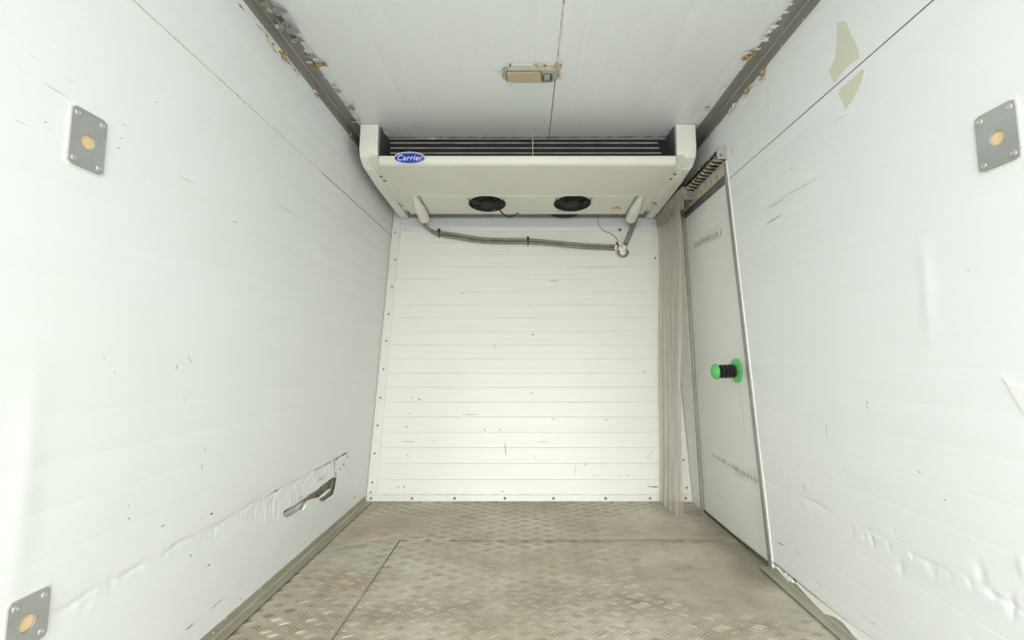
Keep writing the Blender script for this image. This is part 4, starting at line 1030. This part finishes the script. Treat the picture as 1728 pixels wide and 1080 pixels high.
oval_ring(.0795, .0272, .0011, .0029, 'badge_line', M['badge_white'], badge)
tx = bpy.data.curves.new('lettering', 'FONT'); tx.body = 'Carrier'; tx.size = .043; tx.shear = .25; tx.align_x = 'CENTER'; tx.align_y = 'CENTER'; tx.extrude = .0004; tx.offset = .0004; tx.space_character = 1.08
to = bpy.data.objects.new('tmp_text', tx); C.objects.link(to); dg = bpy.context.evaluated_depsgraph_get(); me = bpy.data.meshes.new_from_object(to.evaluated_get(dg)); bpy.data.objects.remove(to)
Mx = Matrix((( bu.x, bv.x, bn.x, 0), (bu.y, bv.y, bn.y, 0), (bu.z, bv.z, bn.z, 0), (0, 0, 0, 1))); me.transform(Matrix.Translation(bc + bn*.0031 + bu*.0 ) @ Mx)
me.materials.clear(); me.materials.append(M['badge_white']); link('lettering', me, badge)
# torn film bits stuck at the intake's top edge
for i in range(26):
    px = random.choice([random.uniform(695, 800), random.uniform(760, 900), random.uniform(700, 745)]); p = unZ(px, 231, ZC)
    flake(eva, p, (0, 0, -1), (1, 0, 0), random.uniform(.006, .022), random.uniform(.005, .014), M['film'], .01, 'torn_film_bit', 3, 3)
flake(eva, unZ(728, 232, ZC), (0, 0, -1), (1, 0, 0), .05, .018, M['film'], .014, 'torn_film_bit')
flake(eva, unZ(648, 217, ZC), (0, 0, -1), (1, 0, 0), .03, .018, M['film'], .012, 'torn_film_bit')
flake(eva, unZ(652, 221, ZC), (0, 0, -1), (.3, 1, 0), .03, .02, M['seal'], .03, 'torn_film_bit')
flake(eva, unZ(1133, 220, ZC), (0, 0, -1), (.3, 1, 0), .04, .02, M['rust'], .02, 'torn_film_bit')
bead('joint_filler', [unZ(x, 231.5-(x > 900)*(x-900)*.006, ZC-.001) for x in np.linspace(655, 1135, 60)], .0022, M['crack'], ceil, .5)

# ------------------------------------------------------------------ drain hoses
def corr(pts, r, step=.0035, seg=10):
    pts = resample(smooth_path(pts, 14), step); b = MB(); b.tube(pts, lambda i: r*(1.0 if i % 2 else .90), seg); return b
zE = lambda px, py, o: unF(px, py, o)
hr = empty('drain_hose', unF(740, 394, .03)); bpy.context.view_layer.update(); tag(hr, 'grey ribbed hose pair sagging below the cooling unit, from left cover to the elbow', 'hose')
A1 = [unF(712, 366, .10), unF(714, 376, .075), unF(720, 384, .05), unF(730, 390, .035), unF(740, 392.5, .03)]
corr(A1 + [unF(770, 396, .028), unF(810, 402.5, .026), unF(850, 404.5, .026), unF(890, 405, .026), unF(930, 408, .026), unF(980, 413, .026), unF(1020, 415, .026), unF(1039, 415.5, .026)], .0112).build('hose', M['hose'], hr, True)
corr([unF(728, 391, .028), unF(742, 396.5, .026), unF(770, 401.5, .026), unF(810, 407.5, .024), unF(850, 409.5, .024), unF(890, 409.5, .024), unF(930, 412.5, .024), unF(980, 417, .024), unF(1020, 419, .024), unF(1039, 420, .024)], .0098).build('hose', M['hose'], hr, True)
for px, py in ((741, 394), (891, 407.5)):
    p = unF(px, py, .028); b = MB()
    ring = [p + Vector((0, math.cos(a)*.017, math.sin(a)*.027)) for a in np.linspace(0, 2*math.pi, 17)]; b.tube(ring, .004, 6)
    b.box(p + Vector((-.008, -.012, .02)), p + Vector((.008, .006, .034)), .002); tag(b.build('cable_tie', M['black'], hr), 'black cable tie')
hv = empty('drain_hose', unF(1060, 390, .05)); bpy.context.view_layer.update(); tag(hv, 'short straight grey hose dropping from the right cover to the elbow', 'hose')
corr([unF(1074, 362, .09), unF(1071, 374, .07), unF(1063, 394, .045), unF(1057, 408, .042), unF(1055.5, 412.5, .046)], .0165, .004, 12).build('hose', M['hose'], hv, True)
el = empty('hose_elbow', unF(1052, 426, .02)); bpy.context.view_layer.update(); tag(el, 'white pipe elbow with red tape and grey loop where the hoses meet', 'pipe fitting')
pe = unF(1046, 417.5, .028); b = MB(); b.tube([unF(1037, 417.5, .026), unF(1042, 418, .026)], .021, 14); b.build('collar', M['film'], el)
b = MB(); b.tube([unF(1040.5, 417, .028), unF(1043.5, 417.5, .028)], .0225, 14); tag(b.build('red_tape', M['red'], el), 'red tape ring')
b = MB(); b.tube(smooth_path([unF(1042, 418, .026), unF(1047, 420, .026), unF(1052, 421, .026), unF(1053, 415, .03)], 5), .017, 12); b.build('elbow_body', M['film'], el, True)
b = MB(); cc = unF(1051, 426, .022); rr = .034
pts = [cc + Vector((math.cos(a)*rr, 0, math.sin(a)*rr*.85)) for a in np.linspace(math.radians(-210), math.radians(35), 30)]
b.tube(pts, lambda i: .0082 if i % 2 else .0066, 8); b.build('hose_loop', M['hose'], el)
b = MB(); b.lathe([(.0235, -.006), (.022, .004), (.012, .007)], cc + Vector((.0, 0, .0)), NF, 16); b.build('outlet', M['film'], el)
b = MB(); b.box(unF(1041, 410.5, .03)-Vector((.007, .006, .007)), unF(1041, 410.5, .03)+Vector((.007, .006, .007)), .002); b.build('tie_head', M['black'], el)
wi = MB(); wi.tube(smooth_path([unF(1010, 358, .06), unF(1008.5, 370, .03), unF(1011, 380, .015), unF(1018, 389, .008), unF(1030, 394, .006), unF(1038, 400, .006), unF(1044, 408, .012)], 8), .0022, 6)
o = wi.build('thin_wire', M['hose']); tag(o, 'thin grey wire curving from the cooling unit down to the elbow', 'wire')
b = MB(); p = unF(1046, 388, .001); b.lathe([(.013, 0), (.011, .004), (.003, .006)], p, NF, 12); o = b.build('plug', M['screw'], wf)

# ------------------------------------------------------------------ ceiling lamp
lc = unZ(896, 123, ZC); lw, lh = .128, .056
lamp = empty('ceiling_lamp', (lc.x, lc.y, ZC)); bpy.context.view_layer.update(); tag(lamp, 'unlit grey oblong ceiling lamp with tan lens and small switch', 'lamp')
def stadium(cx, cy, hw, hh, r, n=8):
    out = []
    for k, (sx_, sy_) in enumerate(((1, 1), (-1, 1), (-1, -1), (1, -1))):
        for i in range(n+1):
            a = math.pi/2*k + math.pi/2*i/n; out.append((cx + sx_*(hw-r) + r*math.cos(a), cy + sy_*(hh-r) + r*math.sin(a)))
    return out
def slab(outlines, nm, mat, parent):
    b = MB(); n = len(outlines[0][0]); vs_ = []; fs_ = []
    for ol, z in outlines: vs_ += [(x, y, z) for x, y in ol]
    for k in range(len(outlines)-1):
        for i in range(n): fs_.append((k*n+i, k*n+(i+1) % n, (k+1)*n+(i+1) % n, (k+1)*n+i))
    fs_.append(tuple(range(n))); fs_.append(tuple(range((len(outlines)-1)*n, len(outlines)*n)))
    b.poly(vs_, fs_); return b.build(nm, mat, parent, True)
slab([(stadium(lc.x, lc.y, lw, lh, .045), ZC-.0005), (stadium(lc.x, lc.y, lw, lh, .045), ZC-.006), (stadium(lc.x, lc.y, lw-.008, lh-.008, .038), ZC-.017), (stadium(lc.x, lc.y, lw-.013, lh-.013, .034), ZC-.019)], 'lamp_body', M['lampbody'], lamp)
xa, xb = lc.x-.108, lc.x+.045
b = MB(); b.prism([Vector((xa, lc.y-.040, ZC-.018)), Vector((xb-.004, lc.y-.040, ZC-.018)), Vector((xb+.006, lc.y+.034, ZC-.018)), Vector((xa, lc.y+.034, ZC-.018))], (0, 0, -.006), .002, 2); tag(b.build('lamp_lens', M['lens'], lamp), 'tan plastic lens')
b = MB(); b.prism([Vector((xa-.003, lc.y-.043, ZC-.0188)), Vector((xb, lc.y-.043, ZC-.0188)), Vector((xb+.010, lc.y+.037, ZC-.0188)), Vector((xa-.003, lc.y+.037, ZC-.0188))], (0, 0, -.001)); b.build('lens_groove', M['crack'], lamp)
slab([(stadium(lc.x+.075, lc.y+.004, .022, .027, .012), ZC-.0185), (stadium(lc.x+.075, lc.y+.004, .022, .027, .012), ZC-.0198)], 'switch_recess', M['crack'], lamp)
slab([(stadium(lc.x+.072, lc.y+.0, .014, .018, .006), ZC-.0195), (stadium(lc.x+.072, lc.y+.0, .013, .017, .006), ZC-.025)], 'switch', M['lampbody'], lamp)
bead('sealant_bead', [(x, y, ZC-.001) for x, y in stadium(lc.x, lc.y, lw+.003, lh+.003, .046)], .0028, M['seal'], lamp, .5)
for px, py, w_, h_, mt in ((903, 108.5, 6, 4, 'rust'), (910, 110, 8, 3, 'rust'), (919, 109, 6, 4, 'rust'), (926, 111, 8, 3, 'seal'), (940, 108, 7, 6, 'rust'), (944, 112, 6, 8, 'rust'), (935, 113, 6, 3, 'film'), (843, 115, 9, 3, 'film'), (842, 121, 8, 2, 'film'), (848, 119, 4, 6, 'seal'), (861, 107, 2, 4, 'crack'), (945, 128, 4, 6, 'seal')):
    sc_ = (ZC-CAMZ)/(HOR-py); flake(lamp, cz(px, py), (0, 0, -1), (1, .2*random.uniform(-1, 1), 0), w_*sc_, h_*sc_*2, M[mt], .006, 'sealant_flake', 4, 3)

# yard ground outside the open tail, lights the ceiling by bounce
b = MB(); b.poly([(-30, -40, -.95), (30, -40, -.95), (30, Y0-.02, -.95), (-30, Y0-.02, -.95)], [(0, 1, 2, 3)]); o = b.build('ground', M['asphalt']); o['kind'] = 'structure'
